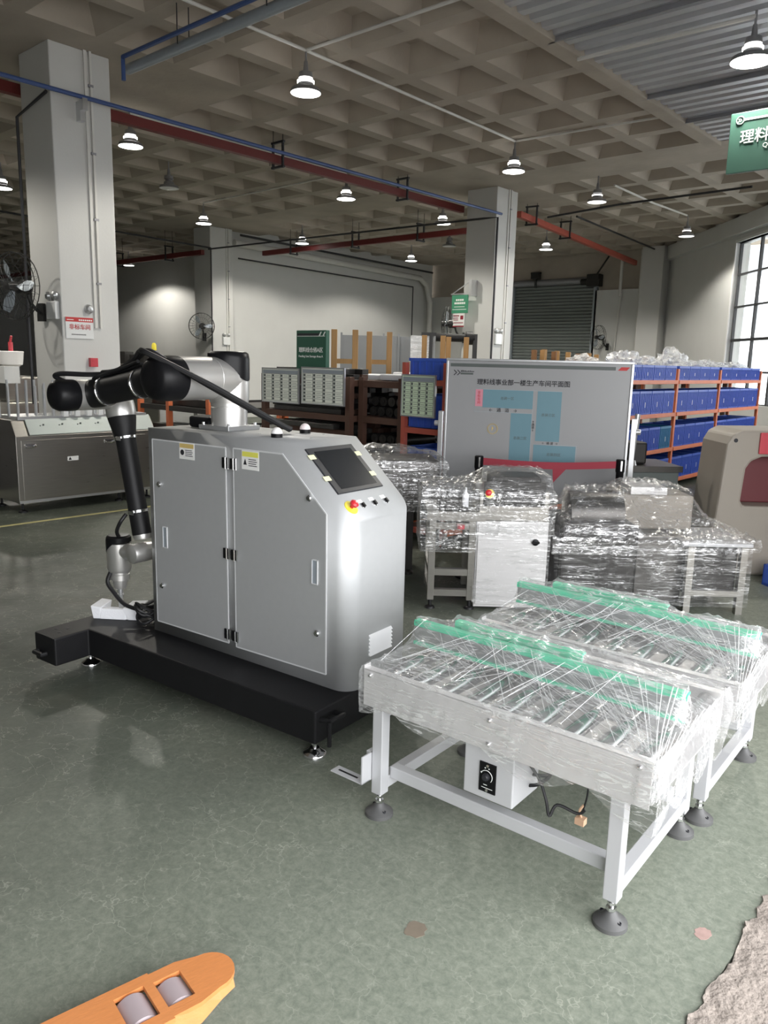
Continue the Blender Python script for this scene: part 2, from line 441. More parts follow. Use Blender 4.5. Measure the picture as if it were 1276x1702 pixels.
# ---- floor
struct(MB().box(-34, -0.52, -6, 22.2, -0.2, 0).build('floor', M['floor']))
mb = MB()                      # chipped bare concrete beyond the edge of the coating, in uneven lumps
r2 = random.Random(3)
nx, ny = 60, 420
vs = []; fs = []
for j in range(ny + 1):
    edge = -0.525 + 0.022 * noise.noise((j * 0.08, 3.1, 0)) + 0.022 * noise.noise((j * 0.32, 7.7, 0)) + 0.012 * noise.noise((j * 1.1, 1.7, 0))
    for i in range(nx + 1):
        x = edge + (0.9 - edge) * (i / nx) ** 1.6; y = -1 + 7 * j / ny
        h = 0.006 + 0.006 * noise.noise((x * 9, y * 9, 0)) + 0.006 * noise.noise((x * 26, y * 26, 2)) + 0.007 * noise.noise((x * 70, y * 70, 5))
        if i == 0: h = -0.004
        vs.append((x, y, h))
for j in range(ny):
    for i in range(nx):
        a = j * (nx + 1) + i; fs.append((a, a + 1, a + nx + 2, a + nx + 1))
struct(MB().add(vs, fs, True).build('floor_edge_concrete', M['rough_concrete'], fix=False))
struct(MB().box(-0.52, 45, -45, 60, -0.22, -0.02).build('ground', M['outside_ground']))
struct(MB().box(-7.445, -7.385, -6, 12, 0.0, 0.0015).build('trim_1', M['yellow_line']))
def blob(name, x, y, rx, ry, m, seed):
    rr = random.Random(seed); n = 18
    ps = [(x + rx * (1 + rr.uniform(-.15, .15)) * math.cos(2 * PI * k / n), y + ry * (1 + rr.uniform(-.15, .15)) * math.sin(2 * PI * k / n)) for k in range(n)]
    return struct(MB().prism(ps, 0.0, 0.001, 'z').build(name, m))
blob('floor_patch', -0.612, 2.126, 0.022, 0.03, M['patch_pink'], 1)
blob('floor_patch', -1.226, 1.566, 0.03, 0.035, M['patch_brown'], 2)

# ---- coffered ceiling
PX = 0.94
cols_xy = [(-9.07, 4.68), (-9.07, 13.19), (-17.45, 12.8), (-17.45, 4.68), (-9.07, -3.8), (-17.45, 21.3)]
def ceiling():
    mb = MB()
    x_edges = [-4.6 - PX * k for k in range(0, 33)]
    y_edges = [6.6 + PX * k for k in range(-14, 18)]
    def cell(x0, x1, y0, y1):
        cx, cy = (x0 + x1) / 2, (y0 + y1) / 2
        solid = any(abs(cx - a) < 1.1 and abs(cy - b) < 1.65 for a, b in cols_xy) or (12.3 < cy < 13.5 and cx > -9) or (12.3 < cy < 13.5 and -19 < cx < -8)
        if solid:
            mb.add([(x0, y0, CZ), (x1, y0, CZ), (x1, y1, CZ), (x0, y1, CZ)], [(0, 1, 2, 3)]); return
        a, b, d = 0.10, 0.25, 0.24
        O = [(x0, y0), (x1, y0), (x1, y1), (x0, y1)]
        I = [(x0 + a, y0 + a), (x1 - a, y0 + a), (x1 - a, y1 - a), (x0 + a, y1 - a)]
        T = [(x0 + b, y0 + b), (x1 - b, y0 + b), (x1 - b, y1 - b), (x0 + b, y1 - b)]
        vs = [(*p, CZ) for p in O] + [(*p, CZ) for p in I] + [(*p, CZ + d) for p in T]
        fs = [(i, (i + 1) % 4, 4 + (i + 1) % 4, 4 + i) for i in range(4)] + [(4 + i, 4 + (i + 1) % 4, 8 + (i + 1) % 4, 8 + i) for i in range(4)] + [(8, 9, 10, 11)]
        mb.add(vs, fs)
    for i in range(len(x_edges) - 1):
        for j in range(len(y_edges) - 1):
            cell(x_edges[i + 1], x_edges[i], y_edges[j], y_edges[j + 1])
    for i in range(6):
        for j in range(20, len(y_edges) - 1):
            x0 = -4.6 + PX * i; y0 = y_edges[j]
            if y0 > 12.0: cell(x0, x0 + PX, y0, y0 + PX)
    return mb.build('ceiling', M['concrete'], fix=False)
struct(ceiling())
# steel deck near the entrance
deck = MB(); vs = []; fs = []
y = -6.6; k = 0; prof = []
while y < 12.24:
    prof += [(y, CZ), (y + 0.10, CZ), (y + 0.13, CZ + 0.05), (y + 0.19, CZ + 0.05)]; y += 0.22
prof.append((12.24, CZ))
for (yy, zz) in prof: vs += [(-4.6, yy, zz), (0.9, yy, zz)]
for i in range(len(prof) - 1): fs.append((2 * i, 2 * i + 1, 2 * i + 3, 2 * i + 2))
dk = struct(deck.add(vs, fs).build('ceiling_deck', M['deck_steel'], fix=False))
for yb in (1.2, 3.3, 5.4, 7.53, 9.74, 10.95):
    MB().box(-4.6, 0.9, yb - .012, yb + .012, CZ - .05, CZ - .002).build('beam', M['beam_steel'], dk)
struct(MB().box(-4.72, -4.52, -6, 12.3, CZ - 0.05, CZ + 0.06).build('ceiling_edge_beam', M['concrete'], bevel=.01))

# ---- columns
def column(name, x0, x1, y0, y1, label=None):
    o = struct(MB().box(x0, x1, y0, y1, 0, CZ).build(name, M['white_plaster'], bevel=0.012))
    return o
c1 = column('column', -9.41, -8.71, 4.32, 5.02)
c2 = column('column', -9.42, -8.74, 12.83, 13.53)
c3 = column('column', -17.8, -17.1, 12.45, 13.15)
for x0, x1, y0, y1 in ((-9.41, -8.71, -4.1, -3.4),):
    column('column', x0, x1, y0, y1)
# conduit chases on the column faces
for (c, pts) in ((c1, [(-8.71, 4.75, 1.9, 4.85), ]), (c3, [(-17.1, 12.98, 0.6, 4.85)]), (c2, [(-8.74, 13.25, 0.5, 4.85)])):
    for (x, yy, z0, z1) in pts:
        MB().box(x, x + 0.02, yy - 0.045, yy - 0.01, z0, z1).build('conduit', M['pipe_white'], c)
        MB().box(x, x + 0.03, yy + 0.015, yy + 0.04, z0, z1).build('conduit', M['pipe_white'], c)
        for zz in (2.4, 3.1, 3.8, 4.5):
            MB().box(x, x + 0.034, yy - 0.006, yy + 0.05, zz - .012, zz + .012).build('clip', M['beam_steel'], c)

# ---- walls
XW, YF = -17.35, 21.8
struct(MB().box(XW - 0.3, XW, 13.15, YF, 0, CZ + .35).build('wall_left', M['white_plaster']))
struct(MB().box(-34, XW - .3, 15.3, 15.6, 0, CZ + .35).build('wall_recess', M['white_plaster']))
struct(MB().box(-34.3, -34, -6, 15.6, 0, CZ + .4).build('wall_west', M['white_plaster']))
struct(MB().box(-34, 0.9, -6.3, -6, 0, CZ + .4).build('wall_rear', M['white_plaster']))
# wall around the shutter: white below, bare concrete beam above
struct(MB().box(XW - .3, -8.9, YF + .12, YF + .4, 3.80, CZ + .35).build('wall_back_upper', M['concrete']))
mb = MB().box(XW - .3, -14.08, YF, YF + .4, 0, 3.80).box(-11.25, -9.0, YF, YF + .4, 0, 3.80)
struct(mb.build('wall_back', M['white_plaster']))
struct(MB().box(-9.70, -9.08, YF - 0.45, YF + .1, 0, CZ).build('wall_pilaster', M['grey_plaster'], bevel=.01))
struct(MB().box(-9.9, -9.75, YF - .06, YF, 0, CZ).build('trim_2', M['pipe_white']))
# entrance side, open in the middle
mb = MB().box(0.9, 1.2, -6.3, -2.5, 0, CZ + .4).box(0.9, 1.2, 4.5, 11.0, 0, CZ + .4).box(0.9, 1.2, -2.5, 4.5, 3.3, CZ + .4)
struct(mb.build('wall_entrance', M['grey_plaster']))
# angled window wall
WR = math.atan2(-0.749, 0.663)
W0 = Vector((-9.1, 21.8, 0))
wx0, wx1, wz0, wz1 = 4.25, 8.2, 0.9, 4.36
wx2, wx3 = 9.3, 13.25
wall = MB().box(-.1, wx0, 0, .3, 0, CZ + .35).box(wx1, wx2, 0, .3, 0, CZ + .35).box(wx3, 15.5, 0, .3, 0, CZ + .35).box(wx0, wx1, 0, .3, 0, wz0).box(wx0, wx1, 0, .3, wz1, CZ + .35).box(wx2, wx3, 0, .3, 0, wz0).box(wx2, wx3, 0, .3, wz1, CZ + .35)
wall = struct(wall.build('wall_right', M['grey_plaster'], loc=W0, rz=WR))
struct(MB().box(-.1, 15.5, -.16, 0, 4.50, CZ).build('wall_right_beam', M['grey_plaster'], loc=W0, rz=WR))
def wall_window(name, x_a, x_b):
    win = bpy.data.objects.new(name, None); COL.objects.link(win); win.location = W0; win.rotation_euler = (0, 0, WR); struct(win)
    mb = MB().box(x_a - .06, x_a, -.02, .1, wz0, wz1 + .06).box(x_b, x_b + .06, -.02, .1, wz0, wz1 + .06).box(x_a, x_b, -.02, .1, wz1, wz1 + .06)
    mb.build('window_trim', M['window_trim'], win)
    xs = [x_a + (x_b - x_a) * k / 4 for k in range(5)]; zs = [0.9, 1.57, 2.27, 2.98, 3.68, 4.36]
    for k, xx in enumerate(xs): MB().box(xx - .025 * (1 + (k in (0, 2, 4))), xx + .025, .08, .14, wz0, wz1).build('window_mullion', M['window_frame'], win)
    for k, zz in enumerate(zs): MB().box(x_a, x_b, .075, .145, zz - .02 * (1 + (k == 2)), zz + .02).build('window_bar', M['window_frame'], win)
    for i in range(4):
        for j in range(5):
            MB().box(xs[i], xs[i + 1], .105, .111, zs[j], zs[j + 1]).build('pane', M['glass'], win)
wall_window('window_1', wx0, wx1)
wall_window('window_added', wx2, wx3)  # out of view, added to bring daylight onto the far walls
# pale facade across the yard, seen through the panes
nb = thing('office_block', 'pale office block across the yard seen through the window', 'building', site(24, 46), SITE - 0.15)
MB().box(-9, 9, 0, 4, 0, 14).build('facade', M['window_trim'], nb)
for i in range(8):
    for j in range(4):
        MB().box(-8.2 + i * 2.1, -7.0 + i * 2.1, -.06, 0, 0.9 + j * 3, 2.6 + j * 3).build('window', M['panel_glass_grey'], nb)

# ---- roller shutter
sh = bpy.data.objects.new('door_1', None); COL.objects.link(sh); sh.location = (-12.67, YF + .1, 0); struct(sh)
sh['label'] = 'grey steel roller shutter in the back wall'
sl = None; n_sl = 42; hs = 4.0 / n_sl
for k in range(n_sl):
    z = k * hs
    if sl is None:
        vs = [(-1.38, yy, zz) for yy, zz in ((0, 0), (-.03, .018), (-.035, .065), (0, .0952), (.02, .0952), (.02, 0))]
        vs += [(1.38, b, c) for a, b, c in vs]
        m = MB().add(vs, [(i, (i + 1) % 6, 6 + (i + 1) % 6, 6 + i) for i in range(6)] + [tuple(range(6)), tuple(reversed(range(6, 12)))])
        sl = m.build('slat', M['shutter_grey'], sh); c = sl
    else:
        c = sl.copy(); COL.objects.link(c); c.parent = sh
    c.location = (0, 0, z)
for s in (-1, 1): MB().box(s * 1.42 - .06, s * 1.42 + .06, -.1, .05, 0, 4.05).build('guide_rail', M['pipe_grey'], sh)
MB().box(-1.42, 1.42, .03, .05, 0, 4.1).build('light_block', M['shutter_grey'], sh)  # added sheet that stops sky light leaking between the slats
MB().cyl((-1.4, -.05, 4.1), (1.45, -.05, 4.1), .1, n=12).build('roller_drum', M['beam_steel'], sh)
MB().box(1.22, 1.62, -.32, -.05, 3.9, 4.25).cyl((1.0, -.2, 4.05), (1.25, -.2, 4.05), .09).build('motor_box', M['dark_steel'], sh, bevel=.02)
MB().beam((1.42, -.15, 4.2), (1.75, -.05, 4.75), .04, .04).build('chain_arm', M['dark_steel'], sh)
tag(MB().cyl((0, 0, 0), (0, 0, .3), .04).box(-.12, .12, -.1, .1, .26, .4).box(-.16, .16, -.05, .05, .4, .46).build('wall_camera', M['fan_black'], loc=(-13.25, YF - .05, 3.95)), 'small black camera box on the ledge above the shutter', 'camera')

# ---- high-bay lamps
def lamp(x, y, label, lit=True, z=4.42, top=CZ - 0.012, glow='lamp_glow', r=.165, power=1.0):
    t = thing('high_bay_lamp', label, 'lamp', (x, y, z), 0, 'high-bay lamps hanging from the ceiling' if lit else None)
    MB().cyl((0, 0, .26), (0, 0, top - z), .012, n=8).build('rod', M['lamp_body'], t)
    MB().lathe([(.02, .30), (.03, .20), (.07, .19), (.078, .135), (.05, .125), (.055, .105), (.085, .085), (.09, .05), (r * .93, .028), (r, 0.0), (r, -.012)], n=28).build('housing', M['lamp_body'], t)
    if lit: MB().lathe([(.055, .112), (.092, .108), (.092, .088), (.06, .084)], n=24).build('vent_ring', M[glow], t)
    MB().lathe([(r * .97, -.014), (r * .6, -.02), (0, -.022)], n=28).build('diffuser', M[glow if lit else 'lamp_glass'], t)
    if lit:
        l = bpy.data.lights.new('lamp_light', 'SPOT'); l.energy = LAMP_W * 4 * power; l.spot_size = math.radians(150); l.spot_blend = 0.3; l.shadow_soft_size = .12
        l.color = (1.0, 0.955, 0.86)
        lo = bpy.data.objects.new('lamp_light', l); COL.objects.link(lo); lo.parent = t; lo.location = (0, 0, -.05)
    return t
for (x, y, l_) in ((-6.74, 6.18, 'lit high-bay lamp where the white conduits cross near the grey duct'),
        (-10.28, 6.2, 'lit high-bay lamp just past the first column below the red tray'),
        (-10.32, 10.44, 'lit high-bay lamp where two thin conduits meet beyond the red tray'),
        (-14.69, 10.54, 'lit high-bay lamp hanging in front of the far column with a fan'),
        (-6.84, 10.43, 'lit high-bay lamp in front of the column with the bracket sign'),
        (-10.42, 13.36, 'lit high-bay lamp over the crossing red tray beside the sign column'),
        (-15.01, 13.67, 'lit high-bay lamp beside the fan column over the white wall'),
        (-14.82, 17.63, 'lit high-bay lamp near the bend of the thick drain pipe'),
        (-10.51, 17.64, 'lit high-bay lamp in front of the roller shutter'),
        (-23.4, 13.9, 'lit high-bay lamp in the recess behind the first column'),
        (-10.3, 2.0, 'unseen lit high-bay lamp added above the stainless packing machine'),  # out of view, continues the lamp grid, added to brighten the first column
        (-14.7, 2.0, 'unseen lit high-bay lamp added above the filling machine corner'),  # second unseen lamp added for the same column face
        (-14.68, 6.32, 'lit high-bay lamp on the shaded side of the first column')):
    lamp(x, y, l_, top=CZ + {-10.51: .238, -10.42: .13}.get(x, -.012))
lamp(-12.2, 8.06, 'switched-off high-bay lamp between the two white columns', False)
lamp(-12.23, 15.98, 'switched-off high-bay lamp behind the column with the green sign', False)
lamp(-6.87, 13.13, 'dim high-bay lamp by the black sprinkler pipe', True, power=.5, glow='lamp_dim')
lamp(-6.98, 17.48, 'dim high-bay lamp close to the window wall', True, power=.9, glow='lamp_dim')
lamp(-2.78, 8.11, 'big high-bay lamp under the corrugated steel deck', True, z=4.42, r=.19)

# ---- ceiling services
def run(name, pts, r, m, label, cat, n=8, group=None):
    o = MB().tube(pts, r, n=n, sub=1).build(name, M[m]); return tag(o, label, cat, group)
ZC = CZ - .02
run('conduit', [(-6.74, 4.6, ZC), (-6.74, 6.18, ZC), (-6.84, 10.43, ZC)], .018, 'pipe_white', 'white conduit along the ribs joining two lit lamps near the steel deck', 'pipe')
run('conduit', [(-6.74, 6.18, ZC), (-4.6, 6.22, ZC)], .018, 'pipe_white', 'short white conduit from the first lamp to the steel deck', 'pipe')
run('conduit', [(-4.55, 8.05, CZ - .06), (-2.78, 8.11, CZ - .06)], .022, 'pipe_white', 'white conduit under the corrugated steel deck', 'pipe')
run('conduit', [(-6.84, 10.43, ZC), (-4.6, 10.6, ZC)], .016, 'pipe_white', 'white conduit from the lamp by the second column to the deck edge', 'pipe')
run('conduit', [(-10.28, 6.2, ZC), (-10.32, 10.44, ZC)], .016, 'pipe_white', 'white conduit joining two lamps beyond the red cable tray', 'pipe')
run('conduit', [(-14.69, 10.54, ZC), (-10.32, 10.44, ZC)], .016, 'pipe_white', 'white conduit crossing to the lamp by the left wall', 'pipe')
run('conduit', [(-6.95, 13.9, ZC), (-6.9, 15.5, CZ - .08), (-6.98, 17.4, ZC)], .02, 'pipe_white', 'bent white conduit by the window wall', 'pipe')
run('air_pipe', [(-8.58, -6, 4.33), (-8.58, 12.76, 4.33)], .024, 'pipe_blue', 'long blue air pipe passing in front of the first column', 'pipe')
run('air_pipe', [(-7.75, 4.62, 4.33), (-7.75, 4.62, 4.55), (-4.2, 4.62, 4.55), (.85, 4.62, 4.55)], .022, 'pipe_blue', 'blue air pipe branching towards the entrance beside a grey duct', 'pipe')
t = tag(MB().cyl((-7.9, 4.76, 4.50), (.85, 4.76, 4.50), .05, n=12).build('duct', M['pipe_grey']), 'grey metal duct pipe beside the blue branch pipe', 'pipe')
for xx in (-6.9, -5.6, -4.3): MB().cyl((xx, 4.69, 4.5), (xx, 4.69, CZ + .02), .006, n=6).cyl((xx, 4.82, 4.5), (xx, 4.82, CZ + .02), .006, n=6).build('hanger', M['pipe_black'], t)
def tray(p0, p1, m, label, hang, name='cable_tray', w=.10, h=.12, hm='pipe_black'):
    t = thing(name, label, 'tray', (0, 0, 0))
    MB().beam(p0, p1, w, h).build('channel', M[m], t, bevel=.006)
    d = (Vector(p1) - Vector(p0)).normalized(); a = d.cross(Vector((0, 0, 1)))
    for q in hang:
        c = Vector(p0) + d * q
        mb = MB()
        for s in (-1, 1): mb.beam(c + a * s * .11 + Vector((0, 0, -.12)), c + a * s * .11 + Vector((0, 0, .26)), .03, .03).cyl(c + a * s * .11 + Vector((0, 0, .26)), Vector((c.x + a.x * s * .11, c.y + a.y * s * .11, CZ + .23)), .006, n=6)
        mb.beam(c - a * .14 + Vector((0, 0, -.10)), c + a * .14 + Vector((0, 0, -.10)), .04, .03)
        mb.beam(c - a * .14 + Vector((0, 0, .25)), c + a * .14 + Vector((0, 0, .25)), .04, .03)
        mb.build('hanger', M[hm], t)
    return t
tray((-9.66, -6, 4.55), (-9.66, 13.0, 4.55), 'tray_red', 'dark red cable tray running from column to column', [4.0, 11.2, 14.3, 17.2])
tray((-17.0, 14.1, 4.36), (-9.6, 14.1, 4.36), 'tray_red', 'dark red cable tray crossing between the two far columns', [1.2, 3.4, 5.4])
tray((-9.0, 14.0, 4.55), (-9.9, 21.4, 4.45), 'rack_red', 'faded red pipe run to the corner of the shutter wall', [.6, 2.4])
tray((-17.2, 12.3, 4.2), (-30, 12.3, 4.2), 'tray_red', 'dark red cable tray beyond the column with the wall fan', [1.5, 4])
run('air_pipe', [(-17.1, 12.4, 4.28), (-8.95, 12.72, 4.28), (-8.66, 12.76, 4.28), (-8.66, 12.76, 0.6)], .02, 'pipe_black', 'black air pipe running to the second column and down its corner', 'pipe')
run('air_pipe', [(-17.0, 12.4, 4.3), (-17.0, 12.4, .6)], .018, 'pipe_black', 'thin black pipe down the front of the fan column', 'pipe')
run('air_pipe', [(-17.0, 12.4, 4.3), (-17.0, 5.0, 4.45), (-17.0, -5, 4.5)], .02, 'pipe_black', 'black pipe high up leaving the fan column', 'pipe')
run('sprinkler_pipe', [(-8.7, 14.6, 4.55), (-7.0, 14.2, 4.55), (-4.6, 14.05, 4.55)], .02, 'pipe_black', 'black sprinkler pipe hung under the bright coffers', 'pipe')
run('sprinkler_pipe', [(-8.6, 15.6, 4.7), (-9.3, 21.2, 4.75)], .022, 'pipe_black', 'black pipe on the ceiling towards the pilaster', 'pipe')
run('down_pipe', [(-9.78, YF - .1, 0), (-9.78, YF - .1, 4.8)], .03, 'pipe_black', 'dark down pipe beside the grey pilaster', 'pipe')
run('down_pipe', [(-10.45, YF - .06, 3.6), (-10.45, YF - .06, 4.7)], .045, 'pipe_white', 'short pale pipe stub above the white wall by the shutter', 'pipe')
run('down_pipe', [(-10.62, YF - .04, 0), (-10.42, YF - .04, 3.7)], .02, 'pipe_white', 'slim pale conduit on the wall beside the shutter', 'pipe')
drain = MB().tube([(-17.22, 13.3, 4.55), (-17.15, 20.9, 4.35), (-17.15, 21.25, 4.15), (-17.1, 21.4, 3.6), (-17.1, 21.4, 0)], .09, n=12, sub=1).build('drain_pipe', M['pipe_white'])
tag(drain, 'thick white drain pipe along the left wall bending down at the corner', 'pipe')
run('air_pipe', [(-17.05, 13.3, 4.15), (-17.2, 20.6, 4.05), (-17.2, 20.6, 2.2)], .02, 'pipe_black', 'thin black pipe on the lit wall dropping near the corner', 'pipe')
run('air_pipe', [(-16.95, 13.3, 4.72), (-16.95, 21.3, 4.55)], .03, 'pipe_black', 'dark pipe above the thick white drain', 'pipe')
run('air_pipe', [(-8.72, 4.28, 4.33), (-9.44, 4.28, 4.2), (-9.44, 4.28, 1.0)], .018, 'pipe_black', 'black pipe dropping down the dark edge of the first column', 'pipe')
b = MB().box(-8.71, -8.62, 4.6, 4.66, 4.10, 4.30).box(-8.62, -8.56, 4.6, 4.66, 4.2, 4.34).build('pipe_bracket', M['alu_frame']); tag(b, 'small metal pipe bracket on the first column', 'bracket')

# ================================================================== robot cell
CELL = Vector((-2.126, 2.018, 0)); CYAW = math.radians(5.70)
cell = thing('robot_workstation', 'silver sheet-metal robot cabinet on a black steel base with two doors', 'machine', CELL, CYAW)
# base frame: slab with an arm jutting out to the front left
poly = [(-1.71, -.19), (-1.53, -.19), (-1.53, 0.0), (0, 0), (0, .72), (-1.71, .72)]
base = MB().prism(poly, .075, .22, 'z').build('base_frame', M['black_powder'], cell, bevel=.008)
for (x, y) in ((-1.66, -.1), (-1.62, -.06), (-1.60, -.12)): MB().cyl((x, y, .2195), (x, y, .2215), .009, n=12).build('bolt_hole', M['ink_black'], base)
MB().tube([(-1.68, -.19, .125), (-1.68, -.212, .125), (-1.61, -.212, .125), (-1.61, -.19, .125)], .012, sub=1).build('handle', M['black_powder'], base)
MB().tube([(0, .03, .175), (.05, .035, .18), (.05, .11, .18), (.05, .12, .18), (0, .12, .175)], .011, sub=1).tube([(.05, .03, .18), (.05, .03, .075)], .009, sub=1).build('handle', M['black_powder'], base)
for (x, y) in ((-1.60, .05), (-.045, .05), (-1.60, .66), (-.06, .66), (-.8, .66)):
    ft = MB().lathe([(.0, .035), (.02, .034), (.032, .022), (.046, .016), (.05, .010), (.05, 0)], (x, y, 0), n=24).build('foot', M['chrome'], cell)
    MB().cyl((x, y, .03), (x, y, .09), .010, n=10).lathe([(.017, 0), (.017, .014)], (x, y, .05), n=6, smooth=False).build('stud', M['chrome'], ft)
# cabinet body: rounded right-hand corners, sloped control face
X0, X1, Y0, Y1, ZB, ZT, RC = -1.275, 0.0, .212, .66, .22, 1.256, .078
XS = -.334; SL = -.924
def topz(x): return min(ZT, ZT + SL * (x - XS))
out = [(X0, Y0), (XS, Y0)]
for k in range(11):
    a = -PI / 2 + PI / 2 * k / 10; out.append((X1 - RC + RC * math.cos(a), Y0 + RC + RC * math.sin(a)))
for k in range(11):
    a = PI / 2 * k / 10; out.append((X1 - RC + RC * math.cos(a), Y1 - RC + RC * math.sin(a)))
out += [(XS, Y1), (X0, Y1)]
n = len(out); i_f = 1; i_b = n - 2
mb = MB()
vs = [(x, y, ZB) for x, y in out] + [(x, y, topz(x)) for x, y in out]
mb.add(vs, [(i, (i + 1) % n, n + (i + 1) % n, n + i) for i in range(n)], True)
mb.add(vs, [tuple(reversed(range(n)))])
mb.add([vs[n], vs[n + 1], vs[n + i_b], vs[n + n - 1]], [(0, 1, 2, 3)])
mb.add([vs[n + i] for i in range(1, n - 1)], [tuple(range(n - 2))])
bm_ = mb.build('body', M['cabinet_silver'], cell, sharp=25)
wm = bm_.modifiers.new('weld', 'WELD'); wm.merge_threshold = .0001
body = bm_
# light folded edge around the control face
d_s = Vector((1, 0, SL)).normalized(); n_s = Vector((-SL, 0, 1)).normalized()
# doors
def door(poly, holes):
    d = MB().prism(poly, Y0 - .006, Y0 - .0005, 'y').build('door', M['cabinet_silver'], cell, bevel=.0015)
    ed = MB(); m = len(poly)
    for i in range(m):
        a, b = poly[i], poly[(i + 1) % m]
        ed.beam((a[0], Y0 - .0045, a[1]), (b[0], Y0 - .0045, b[1]), .006, .004, up=(0, 1, 0))
    ed.build('edge_highlight', M['cabinet_trim_highlight'], d)  # pale strips: the highlight along the door edges put into colour
    return d
d1 = door([(-1.239, .277), (-.718, .281), (-.724, 1.203), (-1.239, 1.203)], 0)
d2 = door([(-.667, .274), (-.122, .281), (-.128, .977), (-.374, 1.205), (-.673, 1.205)], 0)
def lock(dr, x, z):
    l = MB().lathe([(.014, 0), (.014, .008), (.010, .012), (.004, .012)], (x, Y0 - .006, z), (0, -1, 0), 16).build('lock', M['chrome'], dr)
def pull(dr, x, z, h=.10):
    mb = MB().box(x - .014, x + .014, Y0 - .0075, Y0 - .006, z - h / 2, z + h / 2)
    mb.build('pull_recess', M['pipe_grey'], dr)
    MB().box(x - .017, x - .013, Y0 - .010, Y0 - .005, z - h / 2 - .004, z + h / 2 + .004).box(x + .013, x + .017, Y0 - .010, Y0 - .005, z - h / 2 - .004, z + h / 2 + .004).box(x - .017, x + .017, Y0 - .010, Y0 - .005, z + h / 2, z + h / 2 + .004).box(x - .017, x + .017, Y0 - .010, Y0 - .005, z - h / 2 - .004, z - h / 2).build('pull_rim', M['cabinet_trim_highlight'], dr)
lock(d1, -1.19, .985); lock(d1, -1.19, .472); pull(d1, -1.16, .724)
lock(d2, -.218, 1.035); lock(d2, -.170, .455); pull(d2, -.186, .722)
for z in (1.135, .715, .325):
    for x in (-.721, -.670):
        MB().box(x - .020, x + .020, Y0 - .012, Y0 - .0055, z - .024, z + .024).build('hinge', M['black_plastic'], cell)
        MB().cyl((x + .004, Y0 - .014, z - .026), (x + .004, Y0 - .014, z + .026), .0045, n=10).cyl((x + .020, Y0 - .012, z - .026), (x + .020, Y0 - .012, z + .026), .0035, n=8).build('hinge_pin', M['chrome'], cell)
# warning stickers
def sticker(dr, x, z, w, h, band, tri):
    s = MB().box(x - w / 2, x + w / 2, Y0 - .0072, Y0 - .006, z - h / 2, z + h / 2).build('sticker', M['sticker_white'], dr)
    mb = MB().box(x - w * .47, x + w * .47, Y0 - .0076, Y0 - .007, z + h * .18, z + h * .44); mb.build('band', M[band], dr)
    mb = MB()
    if tri: mb.prism([(x - w * .40, z - h * .25), (x - w * .2, z - h * .25), (x - w * .3, z + h * .08)], Y0 - .0078, Y0 - .007, 'y')
    else: mb.lathe([(h * .17, 0), (h * .17, .0008)], (x - w * .3, Y0 - .007, z - h * .1), (0, -1, 0), 16)
    for k in range(4): mb.box(x - w * .1, x + w * (.40 - .05 * (k % 2)), Y0 - .0076, Y0 - .007, z - h * (.30 - .11 * k), z - h * (.26 - .11 * k))
    mb.build('print', M['ink_black'], dr)
sticker(d1, -.985, 1.165, .105, .078, 'sticker_amber', False)
sticker(d2, -.565, 1.160, .105, .084, 'sticker_yellow', True)
# control face
o_s = Vector((XS, 0, ZT))
def on_face(s, y, h=0.0): return o_s + d_s * s + Vector((0, y, 0)) + n_s * h
MF = Matrix.Translation(o_s) @ Matrix((d_s, Vector((0, 1, 0)), n_s)).transposed().to_4x4()
scr = MB().box(.045, .300, .262, .578, 0, .007, M=MF).build('touch_screen', M['screen_bezel'], cell, bevel=.004)
MB().box(.068, .278, .300, .548, .0065, .0078, M=MF).build('display', M['screen_black'], scr)
for (s, y, w) in ((.095, .270, .04), (.215, .266, .04), (.105, .576, .035), (.225, .572, .035)):
    MB().box(s - .012, s + .012, y - w / 2 - .004, y + w / 2 - .004, .0072, .0082, M=MF).build('tape', M['tape_yellow'], scr)
es = MB().lathe([(.0, .004), (.032, .004), (.033, 0)], on_face(.372, .285), n_s, 28).build('emergency_stop', M['estop_yellow'], cell)
MB().lathe([(.008, .003), (.008, .018), (.018, .020), (.019, .030), (.012, .036), (0, .037)], on_face(.372, .285), n_s, 24).build('stop_button', M['estop_red'], es)
for y in (.361, .442, .525):
    k = MB().lathe([(.0135, 0), (.0135, .004), (.010, .006)], on_face(.376, y), n_s, 18).build('selector_switch', M['chrome'], cell)
    MB().box(.366, .386, y - .005, y + .005, .004, .014, M=MF).build('knob', M['black_plastic'], k)
    MB().box(.342, .360, y - .016, y + .016, 0, .0012, M=MF).build('name_plate', M['sticker_white'], k)
# signal domes, top screws
for (x, y, dm) in ((-.53, .336, 'dome_white'), (-.597, .60, 'dome_pink')):
    b = MB().lathe([(.026, 0), (.026, .018)], (x, y, ZT), n=24).build('signal_dome', M['black_plastic'], cell)
    MB().lathe([(.026, .018)] + [(.026 * math.cos(a), .018 + .028 * math.sin(a)) for a in [PI / 2 * k / 7 for k in range(1, 8)]], (x, y, ZT), n=24).build('dome', M[dm], b)
for (x, y) in ((-.40, .42), (-.48, .60), (-.70, .40)): MB().lathe([(.006, 0), (.006, .002)], (x, y, ZT), n=10).build('screw', M['chrome'], cell)
# ventilation louvres on the end face
for k in range(6):
    z = .352 + k * .0165
    MB().add([(0.0, .345, z), (0.0, .51, z), (.010, .51, z), (.010, .345, z), (0.0, .345, z + .012), (0.0, .51, z + .012)], [(0, 1, 2, 3), (3, 2, 5, 4), (0, 3, 4), (1, 5, 2), (0, 4, 5, 1)]).build('louvre', M['cabinet_trim_highlight'], cell)

